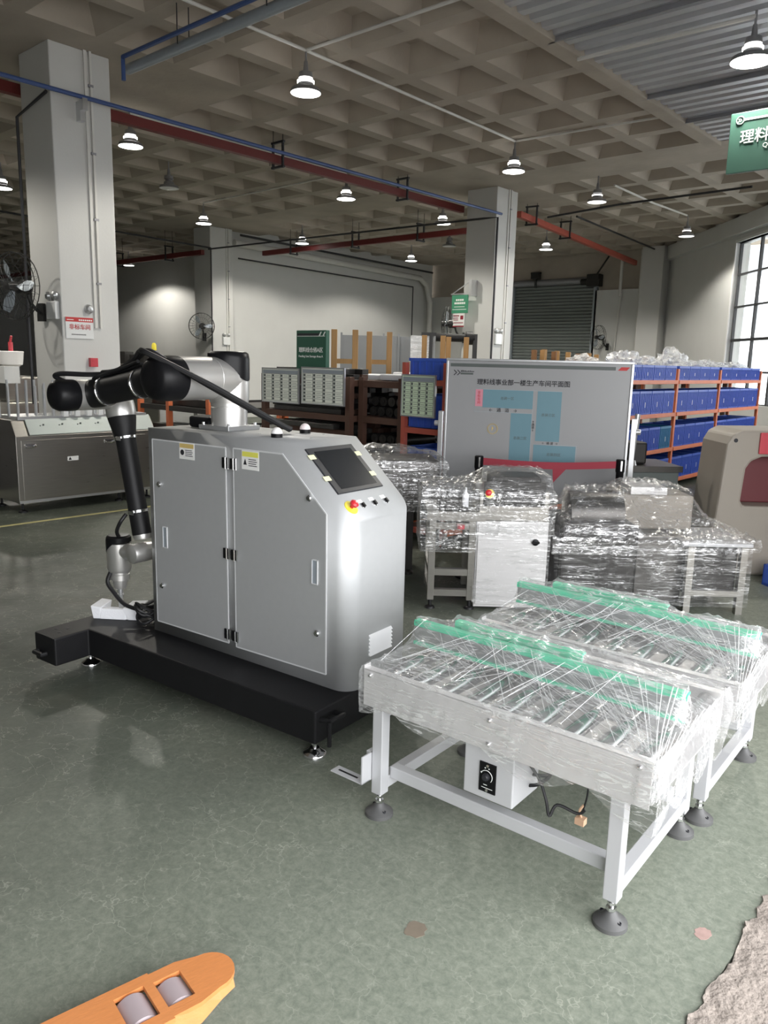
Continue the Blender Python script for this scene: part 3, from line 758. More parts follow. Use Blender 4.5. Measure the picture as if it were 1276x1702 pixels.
# ---- robot arm
arm = thing('industrial_robot', 'silver and black six-axis robot arm bolted on top of the cabinet', 'robot', CELL + rot(CYAW) @ Vector((-.97, .462, ZT)), CYAW)
def A(x, y, z): return Vector((x + .97, y - .462, z - ZT))
bp = MB().box(-.105, .105, -.105, .105, 0, .022).build('base_plate', M['alu_frame'], arm, bevel=.003)
for sx in (-1, 1):
    for sy in (-1, 1): MB().lathe([(.008, 0), (.008, .012), (.004, .013)], (sx * .088, sy * .088, .022), n=8).build('bolt', M['chrome'], bp)
MB().lathe([(.088, .022), (.088, .108), (.0865, .110), (.0865, .113), (.089, .115), (.089, .27), (.089, .30)], n=36).build('base_joint', M['cast_silver'], arm)
hd = MB().lathe([(.094, .13), (.098, .16), (.098, .335), (.094, .345)], n=36).build('shoulder_housing', M['cast_silver'], arm)
def slant_cap(r, ztop, zlow, zhigh, ang, p0, up=1, n=40):
    """cap whose lower rim runs at a slant round the housing"""
    rings = []
    for (rr, f) in ((r, None), (r + .0015, 0.0), (r + .0015, .72), (r * .965, .90), (r * .84, .985), (0.001, 1.0)):
        row = []
        for k in range(n):
            a = 2 * PI * k / n; zl = zhigh + (zlow - zhigh) * (max(0.0, math.cos(a - ang)) ** 1.3)
            z = zl + .002 if f is None else zl + (ztop - zl) * f if f < .8 else ztop - (1 - f) * .10 * ztop / abs(ztop) * up
            row.append((p0[0] + rr * math.cos(a), p0[1] + rr * math.sin(a), p0[2] + z))
        rings.append(row)
    vs = [p for row in rings for p in row]
    fs = [(i * n + k, i * n + (k + 1) % n, (i + 1) * n + (k + 1) % n, (i + 1) * n + k) for i in range(len(rings) - 1) for k in range(n)]
    return MB().add(vs, fs, True)
slant_cap(.099, .376, .235, .335, .35, (0, 0, 0)).build('shoulder_cap', M['black_plastic'], arm, sharp=50)
zj = 1.503 - ZT
MB().lathe([(.070, -.02), (.098, .03), (.100, .10), (.100, .16), (.0985, .162), (.0985, .165), (.100, .167), (.100, .36)], (0, .04, zj), (0, -1, 0), 40).build('shoulder_joint', M['cast_silver'], arm)
MB().lathe([(.101, .36), (.102, .40), (.100, .455), (.092, .485), (.075, .50), (.045, .506), (0, .507)], (0, .04, zj), (0, -1, 0), 40).build('joint_cap', M['black_plastic'], arm)
# upper arm: x from shoulder to elbow
e = A(-1.545, .075, 1.405); s0 = A(-.99, .075, 1.500)
ud = (e - s0).normalized()
MB().lathe([(.070, .05), (.070, .10), (.066, .13), (.065, .40), (.068, .43), (.071, .48), (.068, .53)], s0, ud, 32).build('upper_arm', M['black_sleeve'], arm)
for q in (.135, .405):
    c = MB().lathe([(.0690, 0), (.0715, .002), (.0715, .012), (.0690, .014)], s0 + ud * q, ud, 32).build('clamp', M['chrome'], arm)
# elbow
MB().lathe([(.070, -.17), (.074, -.06), (.074, 0), (.0725, .004), (.074, .008), (.074, .085)], e, (0, -1, 0), 36).build('elbow_joint', M['cast_silver'], arm)
MB().lathe([(.075, .085), (.076, .12), (.074, .165), (.065, .185), (.045, .197), (0, .20)], e, (0, -1, 0), 36).build('elbow_cap', M['black_plastic'], arm)
# forearm hanging down behind
f0 = Vector((e.x, A(0, .24, 0).y, e.z)); f1 = A(-1.388, .24, .70)
fd = (f1 - f0).normalized(); FL = (f1 - f0).length
MB().lathe([(.062, -.04), (.066, .0), (.073, .06), (.074, .10), (.071, .115)], f0, fd, 36).lathe([(.05, 0), (.062, .02), (.062, .05)], f0 + fd * .0, (0, 1, 0), 24).build('forearm_head', M['cast_silver'], arm)
MB().lathe([(.071, .116), (.069, .13), (.056, .20), (.050, .24), (.047, .50), (.0485, .62), (.0485, FL)], f0, fd, 36).build('forearm', M['black_sleeve'], arm)
for q in (.215, .595):
    c = MB().lathe([(.054 if q < .3 else .050, 0), (.056 if q < .3 else .052, .002), (.056 if q < .3 else .052, .013), (.054 if q < .3 else .050, .015)], f0 + fd * q, fd, 32).build('clamp', M['chrome'], arm)
    MB().box(-.012, .012, -.006, .004, -.010, .010).build('clamp_screw', M['chrome'], c, loc=f0 + fd * (q + .007) + Vector((.02, -.055, 0)))
# wrist
w1 = A(-1.390, .24, .605)
MB().lathe([(.044, -.075), (.046, -.02), (.046, .04), (.042, .055)], f1 - fd * .03, fd, 28).build('wrist_collar', M['cast_silver'], arm)
MB().lathe([(.046, -.06), (.050, -.04), (.050, .055), (.046, .07), (.03, .076), (0, .077)], w1, (0, -1, 0), 30).build('wrist_joint', M['cast_silver'], arm)
w6 = A(-1.590, .24, .0)
MB().lathe([(.040, 0), (.042, .02), (.042, .09), (.0445, .095), (.0445, .11), (.038, .115), (.036, .17)], A(-1.40, .24, .590), Vector((-1, 0, -.03)), 28).build('wrist_link', M['cast_silver'], arm)
MB().lathe([(.058, .470), (.063, .485), (.0635, .60), (.0625, .625)], w6 + Vector((0, 0, 0)), (0, 0, 1), 32).build('tool_joint', M['cast_silver'], arm)
slant_cap(.0637, .668, .570, .632, PI + .6, w6).build('tool_joint_cap', M['black_plastic'], arm)
MB().lathe([(.032, .375), (.037, .395), (.039, .42), (.051, .425), (.051, .453), (.047, .456), (.047, .475)], w6, (0, 0, 1), 28).build('tool_flange', M['cast_silver'], arm)
MB().lathe([(.014, .385), (.014, .345), (.017, .343), (.017, .335), (.012, .333), (.012, .262), (.010, .258)], w6, (0, 0, 1), 18).build('suction_rod', M['alu_frame'], arm)
# hoses strapped along the arm
def hose(pts, r=.011): MB().tube([A(*p) for p in pts], r, n=8, sub=8).build('hose', M['black_rubber'], arm)
hose([(-.60, .50, ZT + .02), (-.66, .40, 1.34), (-.78, .22, 1.46), (-.88, .08, 1.55), (-.97, -.02, 1.615), (-1.06, .02, 1.62), (-1.16, .06, 1.585), (-1.30, .07, 1.53), (-1.42, .07, 1.515)], .013)
hose([(-.62, .53, ZT + .02), (-.68, .42, 1.33), (-.80, .23, 1.455), (-.90, .10, 1.55), (-.98, .02, 1.618), (-1.08, .05, 1.61), (-1.20, .08, 1.565), (-1.34, .09, 1.52), (-1.48, .05, 1.505), (-1.62, -.02, 1.505), (-1.66, -.03, 1.49), (-1.60, -.01, 1.465)], .012)
for k in range(3): hose([(-1.12, .05 + .02 * k, 1.575 - .01 * k), (-1.24, .06 + .02 * k, 1.545 - .008 * k), (-1.36, .05 + .025 * k, 1.515), (-1.48, .06 + .02 * k, 1.485)], .009)
hose([(-1.46, .20, .80), (-1.47, .17, .76), (-1.53, .19, .70), (-1.565, .23, .655)], .010)
hose([(-1.60, .19, .47), (-1.60, .17, .42), (-1.565, .18, .37), (-1.50, .2, .31), (-1.40, .23, .29)], .011)
MB().box(-.012, .012, -.008, .008, 0, .022).build('hose_clip', M['chrome'], arm, loc=A(-1.42, .075, 1.475))
ctl = MB().box(-1.20, -1.045, .40, .54, ZT, ZT + .055).build('junction_box', M['black_plastic'], bevel=.012)
ctl.location = CELL; ctl.rotation_euler = (0, 0, CYAW)
tag(ctl, 'flat black junction box on the cabinet beside the robot base', 'box')

# foam tray and coil of cable on the base
MT = [(-.125, -.06), (.125, -.06), (.105, .06), (.07, .06), (.07, .0), (-.02, -.005), (-.02, .06), (-.105, .06)]
tr_ = MB()
tr_.box(-.11, .11, -.055, .055, 0, .022)
tr_.add([(-.12, -.06, .0), (-.085, -.06, 0), (-.085, .06, 0), (-.12, .06, 0), (-.13, -.065, .055), (-.075, -.065, .05), (-.075, .065, .05), (-.13, .065, .055)], [(0, 3, 2, 1), (4, 5, 6, 7), (0, 1, 5, 4), (1, 2, 6, 5), (2, 3, 7, 6), (3, 0, 4, 7)])
tr_.add([(.06, -.06, .0), (.11, -.06, 0), (.11, .06, 0), (.06, .06, 0), (.035, -.065, .05), (.12, -.065, .055), (.12, .065, .055), (.035, .065, .05)], [(0, 3, 2, 1), (4, 5, 6, 7), (0, 1, 5, 4), (1, 2, 6, 5), (2, 3, 7, 6), (3, 0, 4, 7)])
tr_.box(-.085, .05, -.062, -.038, 0, .045)
tr_.v = [(x * 1.05, y * 1.1, z * 1.3) for x, y, z in tr_.v]
fo = tr_.build('foam_block', M['foam_white'], bevel=.004)
fo.location = CELL + rot(CYAW) @ Vector((-1.585, .235, .2205)); fo.rotation_euler = (0, 0, CYAW + .55)
tag(fo, 'white foam block with a hollow under the suction rod', 'foam')
co = MB()
r3 = random.Random(11)
for k in range(7):
    rx, ry = r3.uniform(.045, .07), r3.uniform(.05, .085); z0 = .012 + .011 * k; ph = r3.uniform(0, 6)
    pts = [(rx * math.cos(ph + 2 * PI * q / 10), ry * math.sin(ph + 2 * PI * q / 10), z0 + .02 * math.sin(ph + 4 * PI * q / 10 + k) + .02) for q in range(10)]
    co.tube(pts, .0075, n=7, sub=4, closed=True)
co = co.build('cable_coil', M['black_rubber'])
co.location = CELL + rot(CYAW) @ Vector((-1.385, .27, .22)); co.rotation_euler = (0, 0, CYAW)
tag(co, 'tangled coil of shiny black cable beside the cabinet', 'cable')

# ================================================================== conveyors
KYAW = math.radians(3.09)
def film_sheet(name, parent, m, bounds, obst, zbase, zskirt, step=.014, iters=260, amp=.006, seed=1, off=.004, skirt_amp=.006, rows=8, flare=None):
    x0, x1, y0, y1 = bounds
    nx = int((x1 - x0) / step) + 1; ny = int((y1 - y0) / step) + 1
    xs = np.linspace(x0, x1, nx); ys = np.linspace(y0, y1, ny)
    XX, YY = np.meshgrid(xs, ys, indexing='ij')
    O = np.full((nx, ny), -10.0)
    O[0, :] = zbase; O[-1, :] = zbase; O[:, 0] = zbase; O[:, -1] = zbase
    for (a, b, c, d, z) in obst:
        k = (XX >= a) & (XX <= b) & (YY >= c) & (YY <= d); O[k] = np.maximum(O[k], z)
    H = np.where(O > -5, O, zbase)
    for _ in range(iters):
        A_ = H.copy()
        A_[1:-1, 1:-1] = (H[2:, 1:-1] + H[:-2, 1:-1] + H[1:-1, 2:] + H[1:-1, :-2]) / 4
        H = np.maximum(A_, O)
    rr = np.random.RandomState(seed)
    Wk = np.zeros_like(H)
    for k in range(14):
        th = rr.uniform(0, PI); fq = rr.uniform(12, 55); ph = rr.uniform(0, 6.28)
        wob = .25 * np.sin(XX * rr.uniform(2, 7) + rr.uniform(0, 6)) + .25 * np.sin(YY * rr.uniform(3, 9) + rr.uniform(0, 6))
        ridge = 1 - np.abs(np.sin((XX * math.cos(th) + YY * math.sin(th)) * fq + ph + 2 * wob))
        mask = np.clip(.5 + np.sin(XX * rr.uniform(2, 8) + rr.uniform(0, 6)) * np.sin(YY * rr.uniform(2, 10) + rr.uniform(0, 6)) * 1.4, 0, 1)
        Wk += ridge ** 3 * mask
    Wk *= amp / 2.2
    Z = H + off + Wk
    vs = [(float(XX[i, j]), float(YY[i, j]), float(Z[i, j])) for i in range(nx) for j in range(ny)]
    fs = [(i * ny + j, (i + 1) * ny + j, (i + 1) * ny + j + 1, i * ny + j + 1) for i in range(nx - 1) for j in range(ny - 1)]
    ring = [(i, 0) for i in range(nx)] + [(nx - 1, j) for j in range(1, ny)] + [(i, ny - 1) for i in range(nx - 2, -1, -1)] + [(0, j) for j in range(ny - 2, 0, -1)]
    last = [i * ny + j for i, j in ring]; cx, cy = (x0 + x1) / 2, (y0 + y1) / 2
    zk = zskirt if callable(zskirt) else (lambda x, y: zskirt)
    ph = rr.uniform(0, 6.28, 6); fqs = rr.uniform(20, 90, 6)
    for r_ in range(1, rows + 1):
        cur = []
        for q, (i, j) in enumerate(ring):
            x, y, z = vs[i * ny + j]
            ox = -1 if i == 0 else (1 if i == nx - 1 else 0); oy = -1 if j == 0 else (1 if j == ny - 1 else 0)
            zt = zk(x, y); t = r_ / rows
            w = sum(abs(math.sin((x + y) * f_ + p_ + 3 * t)) for f_, p_ in zip(fqs, ph)) / 6 * skirt_amp
            fl = flare(x, y, t) if flare else 0
            cur.append(len(vs)); vs.append((x + ox * (w + fl), y + oy * (w + fl), z + (zt - z) * t))
        m_ = len(ring)
        for q in range(m_): fs.append((last[q], last[(q + 1) % m_], cur[(q + 1) % m_], cur[q]))
        last = cur
    return MB().add(vs, fs, True).build(name, M[m], parent, sharp=60, fix=False)

def conveyor(loc, label, box=True, seed=1):
    t = thing('roller_conveyor', label, 'conveyor', loc, KYAW, None)
    W = .6
    for x in (-.87, 0):
        for y in (0, W):
            MB().box(x - .022, x + .022, y - .022, y + .022, .085, .415).build('leg', M['white_frame'], t, bevel=.003)
            f = MB().lathe([(.013, .046), (.018, .040), (.022, .032), (.040, .020), (.050, .012), (.051, 0)], (x, y, 0), n=28).build('foot', M['foot_grey'], t)
            MB().cyl((x, y, .03), (x, y, .09), .008, n=10).lathe([(.016, 0), (.016, .010)], (x, y, .048), n=6, smooth=False).lathe([(.013, 0), (.013, .008)], (x, y, .066), n=6, smooth=False).build('stud', M['chrome'], f)
            for s in (-1, 1): MB().lathe([(.006, 0), (.006, .012), (.004, .012), (.004, .004)], (x + s * .032, y - .012 * s, .014), n=10).build('foot_hole', M['ink_black'], f)
    for x in (-.87, 0):
        MB().box(x - .02, x + .02, .022, W - .022, .10, .145).build('side_rail', M['white_frame'], t, bevel=.003)
        MB().box(x - .02, x + .02, .022, W - .022, .375, .412).build('side_rail', M['white_frame'], t, bevel=.003)
    MB().box(-.85, -.02, .03, .07, .135, .18).build('long_rail', M['white_frame'], t, bevel=.003)
    MB().box(-.85, -.02, W - .07, W - .03, .135, .18).build('long_rail', M['white_frame'], t, bevel=.003)
    for y, s in ((-.03, 1), (W + .03, -1)):
        yo = y; yi = y + s * .003
        p = MB().box(-.93, .09, min(yo, yi), max(yo, yi), .413, .548).box(-.93, .09, min(yo, yo + s * .035), max(yo, yo + s * .035), .5445, .548).box(-.93, -.927, min(yo, yo + s * .035), max(yo, yo + s * .035), .413, .56).build('side_panel', M['panel_alu'], t, bevel=.0012)
        for x in (-.90, -.42, .055):
            for z in ((.53,) if x != -.42 else (.515, .435)):
                MB().lathe([(.0085, 0), (.0085, .005), (.005, .009), (0, .010)], (x, yo, z), (0, -s, 0), 10).build('bolt', M['chrome'], p)
    # powered rollers
    rl = None
    for k in range(9):
        x = -.87 + k * .114
        if rl is None:
            rl = MB().lathe([(.006, 0), (.006, .01), (.024, .011), (.025, .014), (.025, .618), (.024, .621), (.006, .622), (.006, .632)], (0, -.016, 0), (0, 1, 0), 20).build('roller', M['roller_steel'], t); c = rl
        else:
            c = rl.copy(); COL.objects.link(c); c.parent = t
        c.location = (x, 0, .512)
    MB().box(-.93, .09, -.01, W + .01, .418, .424).build('belly_pan', M['panel_alu'], t)
    # centre guides with mint wear strips
    for gy, x0, x1, zo in ((.26, -.925, .08, 0), (.315, -.78, -.28, .016)):
        g = MB().box(x0, x1, gy, gy + .012, .562, .645 + zo).build('guide_bar', M['alu_frame'], t, bevel=.002)
        MB().box(x0, x1, gy - .008, gy - .001, .634 + zo * .3, .648 + zo).build('wear_strip', M['mint_strip'], g)
        MB().box(x0, x1, gy - .008, gy - .001, .562, .573).build('wear_strip', M['mint_strip'], g)
        MB().box(x0, x1, gy - .006, gy + .022, .648 + zo, .655 + zo).build('top_strip', M['mint_strip'], g)
        for xx in (x0 + .12, (x0 + x1) / 2, x1 - .1):
            MB().box(xx - .012, xx + .012, gy + .0125, gy + .030, .54, .63).build('guide_post', M['white_frame'], g)
    if box:
        b = MB().box(-.515, -.335, -.012, .16, .235, .414).build('control_box', M['white_frame'], t, bevel=.004)
        pl_ = MB().box(-.455, -.395, -.016, -.012, .262, .362).build('speed_dial_plate', M['black_plastic'], b)
        MB().lathe([(.012, 0), (.012, .008), (.009, .014), (0, .014)], (-.428, -.016, .316), (0, -1, 0), 20).build('dial_knob', M['screen_bezel'], b)
        arc = [(-.428 + .021 * math.cos(a), -.0165, .316 + .021 * math.sin(a)) for a in [math.radians(-40 + 200 * k / 12) for k in range(13)]]
        MB().tube(arc, .0012, n=5, sub=1).box(-.445, -.405, -.0168, -.016, .276, .2775).box(-.438, -.425, -.0168, -.016, .286, .288).box(-.450, -.445, -.0168, -.016, .325, .328).box(-.436, -.432, -.0168, -.016, .343, .346).box(-.422, -.418, -.0168, -.016, .343, .346).build('dial_print', M['ink_white'], b)
        for z in (.354, .270): MB().lathe([(.005, 0), (.005, .003), (0, .004)], (-.425, -.016, z), (0, -1, 0), 12).build('screw', M['chrome'], b)
        MB().tube([(-.335, .09, .35), (-.30, .10, .30), (-.27, .09, .25), (-.255, .09, .20), (-.24, .11, .235), (-.18, .13, .22), (-.16, .14, .235)], .005, n=7).tube([(-.335, .11, .37), (-.29, .12, .36), (-.27, .11, .33), (-.30, .10, .29), (-.335, .10, .27)], .006, n=7).tube([(-.335, .13, .39), (-.26, .14, .38), (-.28, .12, .32), (-.335, .12, .30)], .006, n=7).build('wire', M['black_rubber'], b)
        MB().tube([(-.16, .14, .40), (-.155, .14, .30), (-.165, .14, .235)], .003, n=6).build('wire', M['black_rubber'], b)
        MB().tube([(-.165, .14, .25), (-.175, .135, .23), (-.17, .14, .205)], .004, n=6).box(-.185, -.155, .125, .15, .185, .207).build('plug', M['cable_copper'], b)
        br = MB().box(-.915, -.892, -.024, .02, .135, .24)
        br.add([(-1.04, -.075, .135), (-.892, -.075, .135), (-.892, -.03, .135), (-1.04, -.03, .135), (-1.04, -.075, .139), (-.892, -.075, .139), (-.892, -.03, .139), (-1.04, -.03, .139)], [(0, 3, 2, 1), (4, 5, 6, 7), (0, 1, 5, 4), (1, 2, 6, 5), (2, 3, 7, 6), (3, 0, 4, 7)]).box(-.897, -.892, -.075, .02, .135, .24)
        br = br.build('slotted_bracket', M['white_frame'], t)
        MB().box(-1.02, -.93, -.057, -.048, .1385, .1396).build('slot', M['black_powder'], br)
    # stretch film pulled over the guides and gathered at the ends
    ob = [(-.925, .08, .25, .285, .662), (-.78, -.28, .30, .34, .676), (-.93, .09, -.03, .02, .552), (-.93, .09, W - .02, W + .03, .552)]
    def zs(x, y):
        e = max(0, (x + .45) / .55) if x > -.45 else 0
        return .43 - .05 * abs(math.sin(x * 9 + seed)) - .05 * e * abs(math.sin(y * 17 + x * 5 + seed))
    def fl(x, y, q): return .012 * math.sin(q * PI) if x > .05 else 0.0
    film_sheet('stretch_film', t, 'film', (-.935, .10, -.036, W + .036), ob, .553, zs, step=.009, amp=.012, seed=seed, skirt_amp=.010, flare=fl)
    # tight gathered creases of the film fanning out to the corner and running over the rollers
    cr = MB(); rc = random.Random(seed * 7 + 1)
    def gz(x): return .668
    for k in range(22):
        a = k / 21
        p0 = Vector((.10 + rc.uniform(-.012, .004), -.036 + .02 * a + rc.uniform(0, .02), .455 + rc.uniform(-.03, .03)))
        p1 = Vector((.085 - .42 * a ** 1.5, .25 + .02 * a, .668)) if k % 3 else Vector((.103, .10 + .45 * a, .60 - .04 * a))
        mid = (p0 + p1) / 2 + Vector((0, -.012, .006))
        if p1.x < .05: mid.z = max(mid.z, .556 + (.668 - .556) * max(0, (mid.y - .0) / .26))
        cr.tube([p0, mid, p1], rc.uniform(.0006, .0018), n=4, sub=4)
    for k in range(64):
        xa = rc.uniform(-.90, -.1); xb = min(.06, xa + rc.uniform(.12, .5)) if k % 3 else max(-.9, xa - rc.uniform(.05, .25))
        ya, yb = rc.uniform(.15, .25), rc.uniform(.0, .08)
        za = .558 + (.668 - .558) * max(0, (ya - .02) / .235); zb_ = .560 + (.668 - .558) * max(0, (yb - .02) / .235)
        cr.tube([(xa, ya, za + .004), ((xa + xb) / 2, (ya + yb) / 2, (za + zb_) / 2 + .004), (xb, yb, zb_ + .004)], rc.uniform(.0005, .0012), n=4, sub=1)
    c_ = cr.build('film_creases', M['bag_film'], t); c_['kind'] = 'stuff'
    return t
K0 = Vector((-.828, 1.978, 0))
conveyor(K0, 'film-wrapped white roller conveyor with a black speed dial box under its side', True, 1)
conveyor(K0 + rot(KYAW) @ Vector((.027, .730, 0)), 'film-wrapped white roller conveyor without a dial box, behind its twin', False, 5)

# ================================================================== whiteboard and belt barrier
wb = thing('whiteboard', 'large mobile whiteboard printed with a blue workshop floor plan', 'whiteboard', site(.49, 6.38), SITE - math.radians(15.8))
BW, Z0, Z1 = 1.40, .55, 1.625
MB().box(0, BW, 0, .02, Z0, Z1).build('panel', M['board_white'], wb)
fr = MB().box(-.018, BW + .018, -.012, .03, Z1, Z1 + .018).box(-.018, BW + .018, -.012, .03, Z0 - .018, Z0).box(-.018, 0, -.012, .03, Z0, Z1).box(BW, BW + .018, -.012, .03, Z0, Z1)
fr.build('frame', M['alu_frame'], wb, bevel=.003)
for x in (-.05, BW + .05):
    p = MB().box(x - .02, x + .02, -.005, .035, .12, 1.22).box(x - .025, x + .025, -.32, .35, .09, .13).build('stand', M['alu_frame'], wb, bevel=.004)
    for y in (-.28, .31): MB().lathe([(.035, -.012), (.035, .012)], (x, y, .035), (1, 0, 0), 16).cyl((x, y, .04), (x, y, .1), .012, n=8).build('castor', M['black_rubber'], p)
    MB().lathe([(.022, 0), (.022, .03), (.012, .034)], (x + (.02 if x > 0 else -.02), .015, 1.12), (1 if x > 0 else -1, 0, 0), 14).build('pivot_knob', M['alu_frame'], p)
def bx(name, x0, x1, z0, z1, m, y=-.0015): return MB().box(x0, x1, y, .001, z0, z1).build(name, M[m], wb)
bx('header_stripe', .015, BW - .115, Z1 - .048, Z1 - .022, 'board_slate')
MB().prism([(BW - .10, Z1 - .048), (BW - .035, Z1 - .048), (BW - .012, Z1 - .022), (BW - .075, Z1 - .022)], -.0015, .001, 'y').build('header_stripe', M['ink_red'], wb)
lg = MB()
for k in range(2):
    a = .045 + k * .028
    lg.beam((a, -.0015, Z1 - .075), (a + .022, -.0015, Z1 - .095), .006, .003, up=(0, 1, 0)).beam((a + .022, -.0015, Z1 - .095), (a, -.0015, Z1 - .115), .006, .003, up=(0, 1, 0))
lg.build('chevron_logo', M['ink_black'], wb)
MB().box(.098, .20, -.0015, .001, Z1 - .109, Z1 - .094).build('logo_bar', M['board_slate'], wb)
mb = MB(); r4 = random.Random(5); x = .10
while x < .20:
    w = r4.uniform(.004, .008); mb.box(x, x + w, -.0015, .001, Z1 - .088, Z1 - .088 + r4.uniform(.006, .012)); x += w + .002
mb.build('logo_print', M['ink_black'], wb)
text(wb, '理料线事业部一楼生产车间平面图', .595, Z1 - .165, M['ink_black'], .05, width=.72, y=-.002, bold=.0008)
bx('plan_zone', .225, .285, 1.270, 1.405, 'board_pink'); text(wb, '非标车间', .255, 1.338, M['ink_red'], .026, y=-.002, vertical=True)
bx('plan_zone', .287, .68, 1.262, 1.405, 'board_blue'); text(wb, '总装一区', .48, 1.338, M['board_slate'], .028, width=.105, y=-.002)
bx('plan_zone', .715, .90, 1.015, 1.405, 'board_blue'); text(wb, '总装三区', .805, 1.22, M['board_slate'], .028, width=.105, y=-.002)
bx('plan_zone', .515, .68, .835, 1.225, 'board_blue'); text(wb, '总装二区', .597, 1.03, M['board_slate'], .028, width=.105, y=-.002)
bx('plan_zone', .705, 1.03, .835, .985, 'board_blue'); text(wb, '总装四区', .865, .912, M['board_slate'], .028, width=.11, y=-.002)
text(wb, '←   通   道   →', .45, 1.243, M['ink_black'], .022, width=.22, y=-.002)
text(wb, '←  通 道  →', .83, 1.0, M['ink_black'], .018, width=.12, y=-.002)
text(wb, '↑通道↓', .692, 1.13, M['ink_black'], .022, y=-.002, vertical=True)
ou = MB()
for (a, b, c, d) in ((.225, 1.405, .90, 1.405), (.225, 1.228, .68, 1.228), (.225, 1.228, .225, 1.405), (.68, .835, .68, 1.262), (.70, .99, 1.04, .99), (1.035, .99, 1.035, .835)):
    ou.beam((a, -.0015, b), (c, -.0015, d), .003, .002, up=(0, 1, 0))
ou.build('plan_outline', M['pipe_grey'], wb)
cp = MB()
for r_ in (.042, .036): cp.tube([(.375 + r_ * math.cos(2 * PI * k / 24), -.002, 1.095 + r_ * math.sin(2 * PI * k / 24)) for k in range(24)], .0014, n=5, sub=1, closed=True)
cp.prism([(.368, 1.075), (.381, 1.10), (.370, 1.118)], -.002, .001, 'y').build('compass_rose', M['sticker_amber'], wb)

bar = thing('belt_barrier', 'black barrier posts with a dark red belt stretched before the whiteboard', 'barrier', site(.70, 5.82), SITE)
for x, y in ((0, 0), (1.05, -.02)):
    p = MB().lathe([(.15, 0), (.15, .012), (.05, .03), (.028, .04), (.028, .83), (.033, .84), (.033, .925), (.028, .93), (0, .93)], (x, y, 0), n=24).build('post', M['black_plastic'], bar)
    MB().box(x - .006, x + .006, y - .034, y - .030, .845, .92).build('clip', M['chrome'], p)
vs = []; n = 20
for k in range(n + 1):
    t_ = k / n; sag = .02 * math.sin(PI * t_)
    for y in (-.002, .002):
        vs += [(.03 + .99 * t_, y - .02 * t_, .862 - sag), (.03 + .99 * t_, y - .02 * t_, .915 - sag)]
fs = []
for k in range(n):
    a = 4 * k; fs += [(a, a + 4, a + 5, a + 1), (a + 2, a + 3, a + 7, a + 6), (a + 1, a + 5, a + 7, a + 3), (a, a + 2, a + 6, a + 4)]
MB().add(vs, fs).build('belt', M['ribbon_red'], bar)
MB().prism([(.55, .86), (.66, .855), (.56, .74)], -.008, -.004, 'y').build('belt_tail', M['ribbon_red'], bar)

# ================================================================== crate rack
RX0, RX1 = -4.60, -4.10
rack = thing('storage_rack', 'long orange steel rack carrying rows of blue crates', 'rack', (0, 0, 0))
posts_y = [5.42, 7.2, 8.92, 10.45, 12.05, 13.95]
LV = [.13, .565, 1.03, 1.455]
for y in posts_y:
    for x in (RX0 + .02, RX1 - .02):
        MB().box(x - .02, x + .02, y - .025, y + .025, 0, 1.60 if y > 6 else 1.60).build('upright', M['rack_orange' if y > 6 else 'rack_red'], rack)
for k in range(len(posts_y) - 1):
    for z in LV:
        MB().box(RX1 - .03, RX1 + .01, posts_y[k] + .025, posts_y[k + 1] - .025, z - .05, z + .0).build('beam', M['rack_orange'], rack, bevel=.003)
        MB().box(RX0 - .01, RX0 + .03, posts_y[k] + .025, posts_y[k + 1] - .025, z - .05, z).build('beam', M['rack_orange'], rack)
        MB().box(RX0 + .03, RX1 - .03, posts_y[k] + .025, posts_y[k + 1] - .025, z - .02, z - .004).build('shelf', M['rack_brown'], rack)
for y in (5.42,):
    for z in LV: MB().box(RX0 + .04, RX1 - .04, y - .02, y + .02, z - .05, z - .002).build('end_beam', M['rack_red'], rack)
def crate_mesh(w, d, h, m):
    mb = MB(); t = .012
    mb.box(0, d, 0, w, 0, t).box(0, t, 0, w, t, h).box(d - t, d, 0, w, t, h).box(t, d - t, 0, t, t, h).box(t, d - t, w - t, w, t, h)
    mb.box(d - .004, d + .016, -.006, w + .006, h - .028, h).box(-.012, .004, -.006, w + .006, h - .028, h).box(0, d, -.012, .0, h - .028, h).box(0, d, w, w + .012, h - .028, h)
    k = 8
    for i in range(k):
        y = .012 + (w - .024) * i / (k - 1)
        mb.box(d, d + .016, y - .008, y + .008, .005, h - .028)
    for i in range(6):
        x = .03 + (d - .06) * i / 5
        mb.box(x - .006, x + .006, -.009, 0, .005, h - .028)
    mb.box(d, d + .011, 0, w, .0, .02)
    return mb
def crate(loc, w, d, h, m, label, group, cache={}):
    key = (round(w, 3), round(d, 3), round(h, 3), m)
    if key not in cache:
        o = crate_mesh(w, d, h, m).build('crate', M[m]); tag(o, label, 'crate', group)
        tg = MB().box(d + .0095, d + .0125, w * .52, w * .60, h * .30, h * .52).build('paper_tag', M['sticker_white'], o)
        cache[key] = o; o.location = loc; return o
    return dup(cache[key], loc, 0, label, group)
rows = [(LV[3], .185, 'top'), (LV[2], .29, 'second'), (LV[1], .29, 'third'), (LV[0], .29, 'bottom')]
for (z, h, nm) in rows:
    for k in range(2, 5):
        ya, yb = posts_y[k] + .04, posts_y[k + 1] - .04
        w = (yb - ya) / 4
        for i in range(4):
            teal = nm == 'third' and k == 2 and i == 3
            lab = f'ribbed blue plastic crate on the {nm} shelf of the long orange rack' if not teal else 'teal plastic crate at the end of a bay among blue ones'
            crate((RX0 + .03, ya + i * w + .01, z + .0), w - .03, .44, h, 'crate_teal' if teal else 'crate_blue', lab, f'blue crates on the {nm} shelf' if not teal else None)
    if nm in ('top', 'third', 'second'):
        for j in range(2):
            crate((RX0 + .03, 5.47 + j * .42, z), .39, .44, h, 'crate_blue', f'blue crate at the whiteboard end of the rack, {nm} shelf', f'crates at the rack end, {nm} shelf')
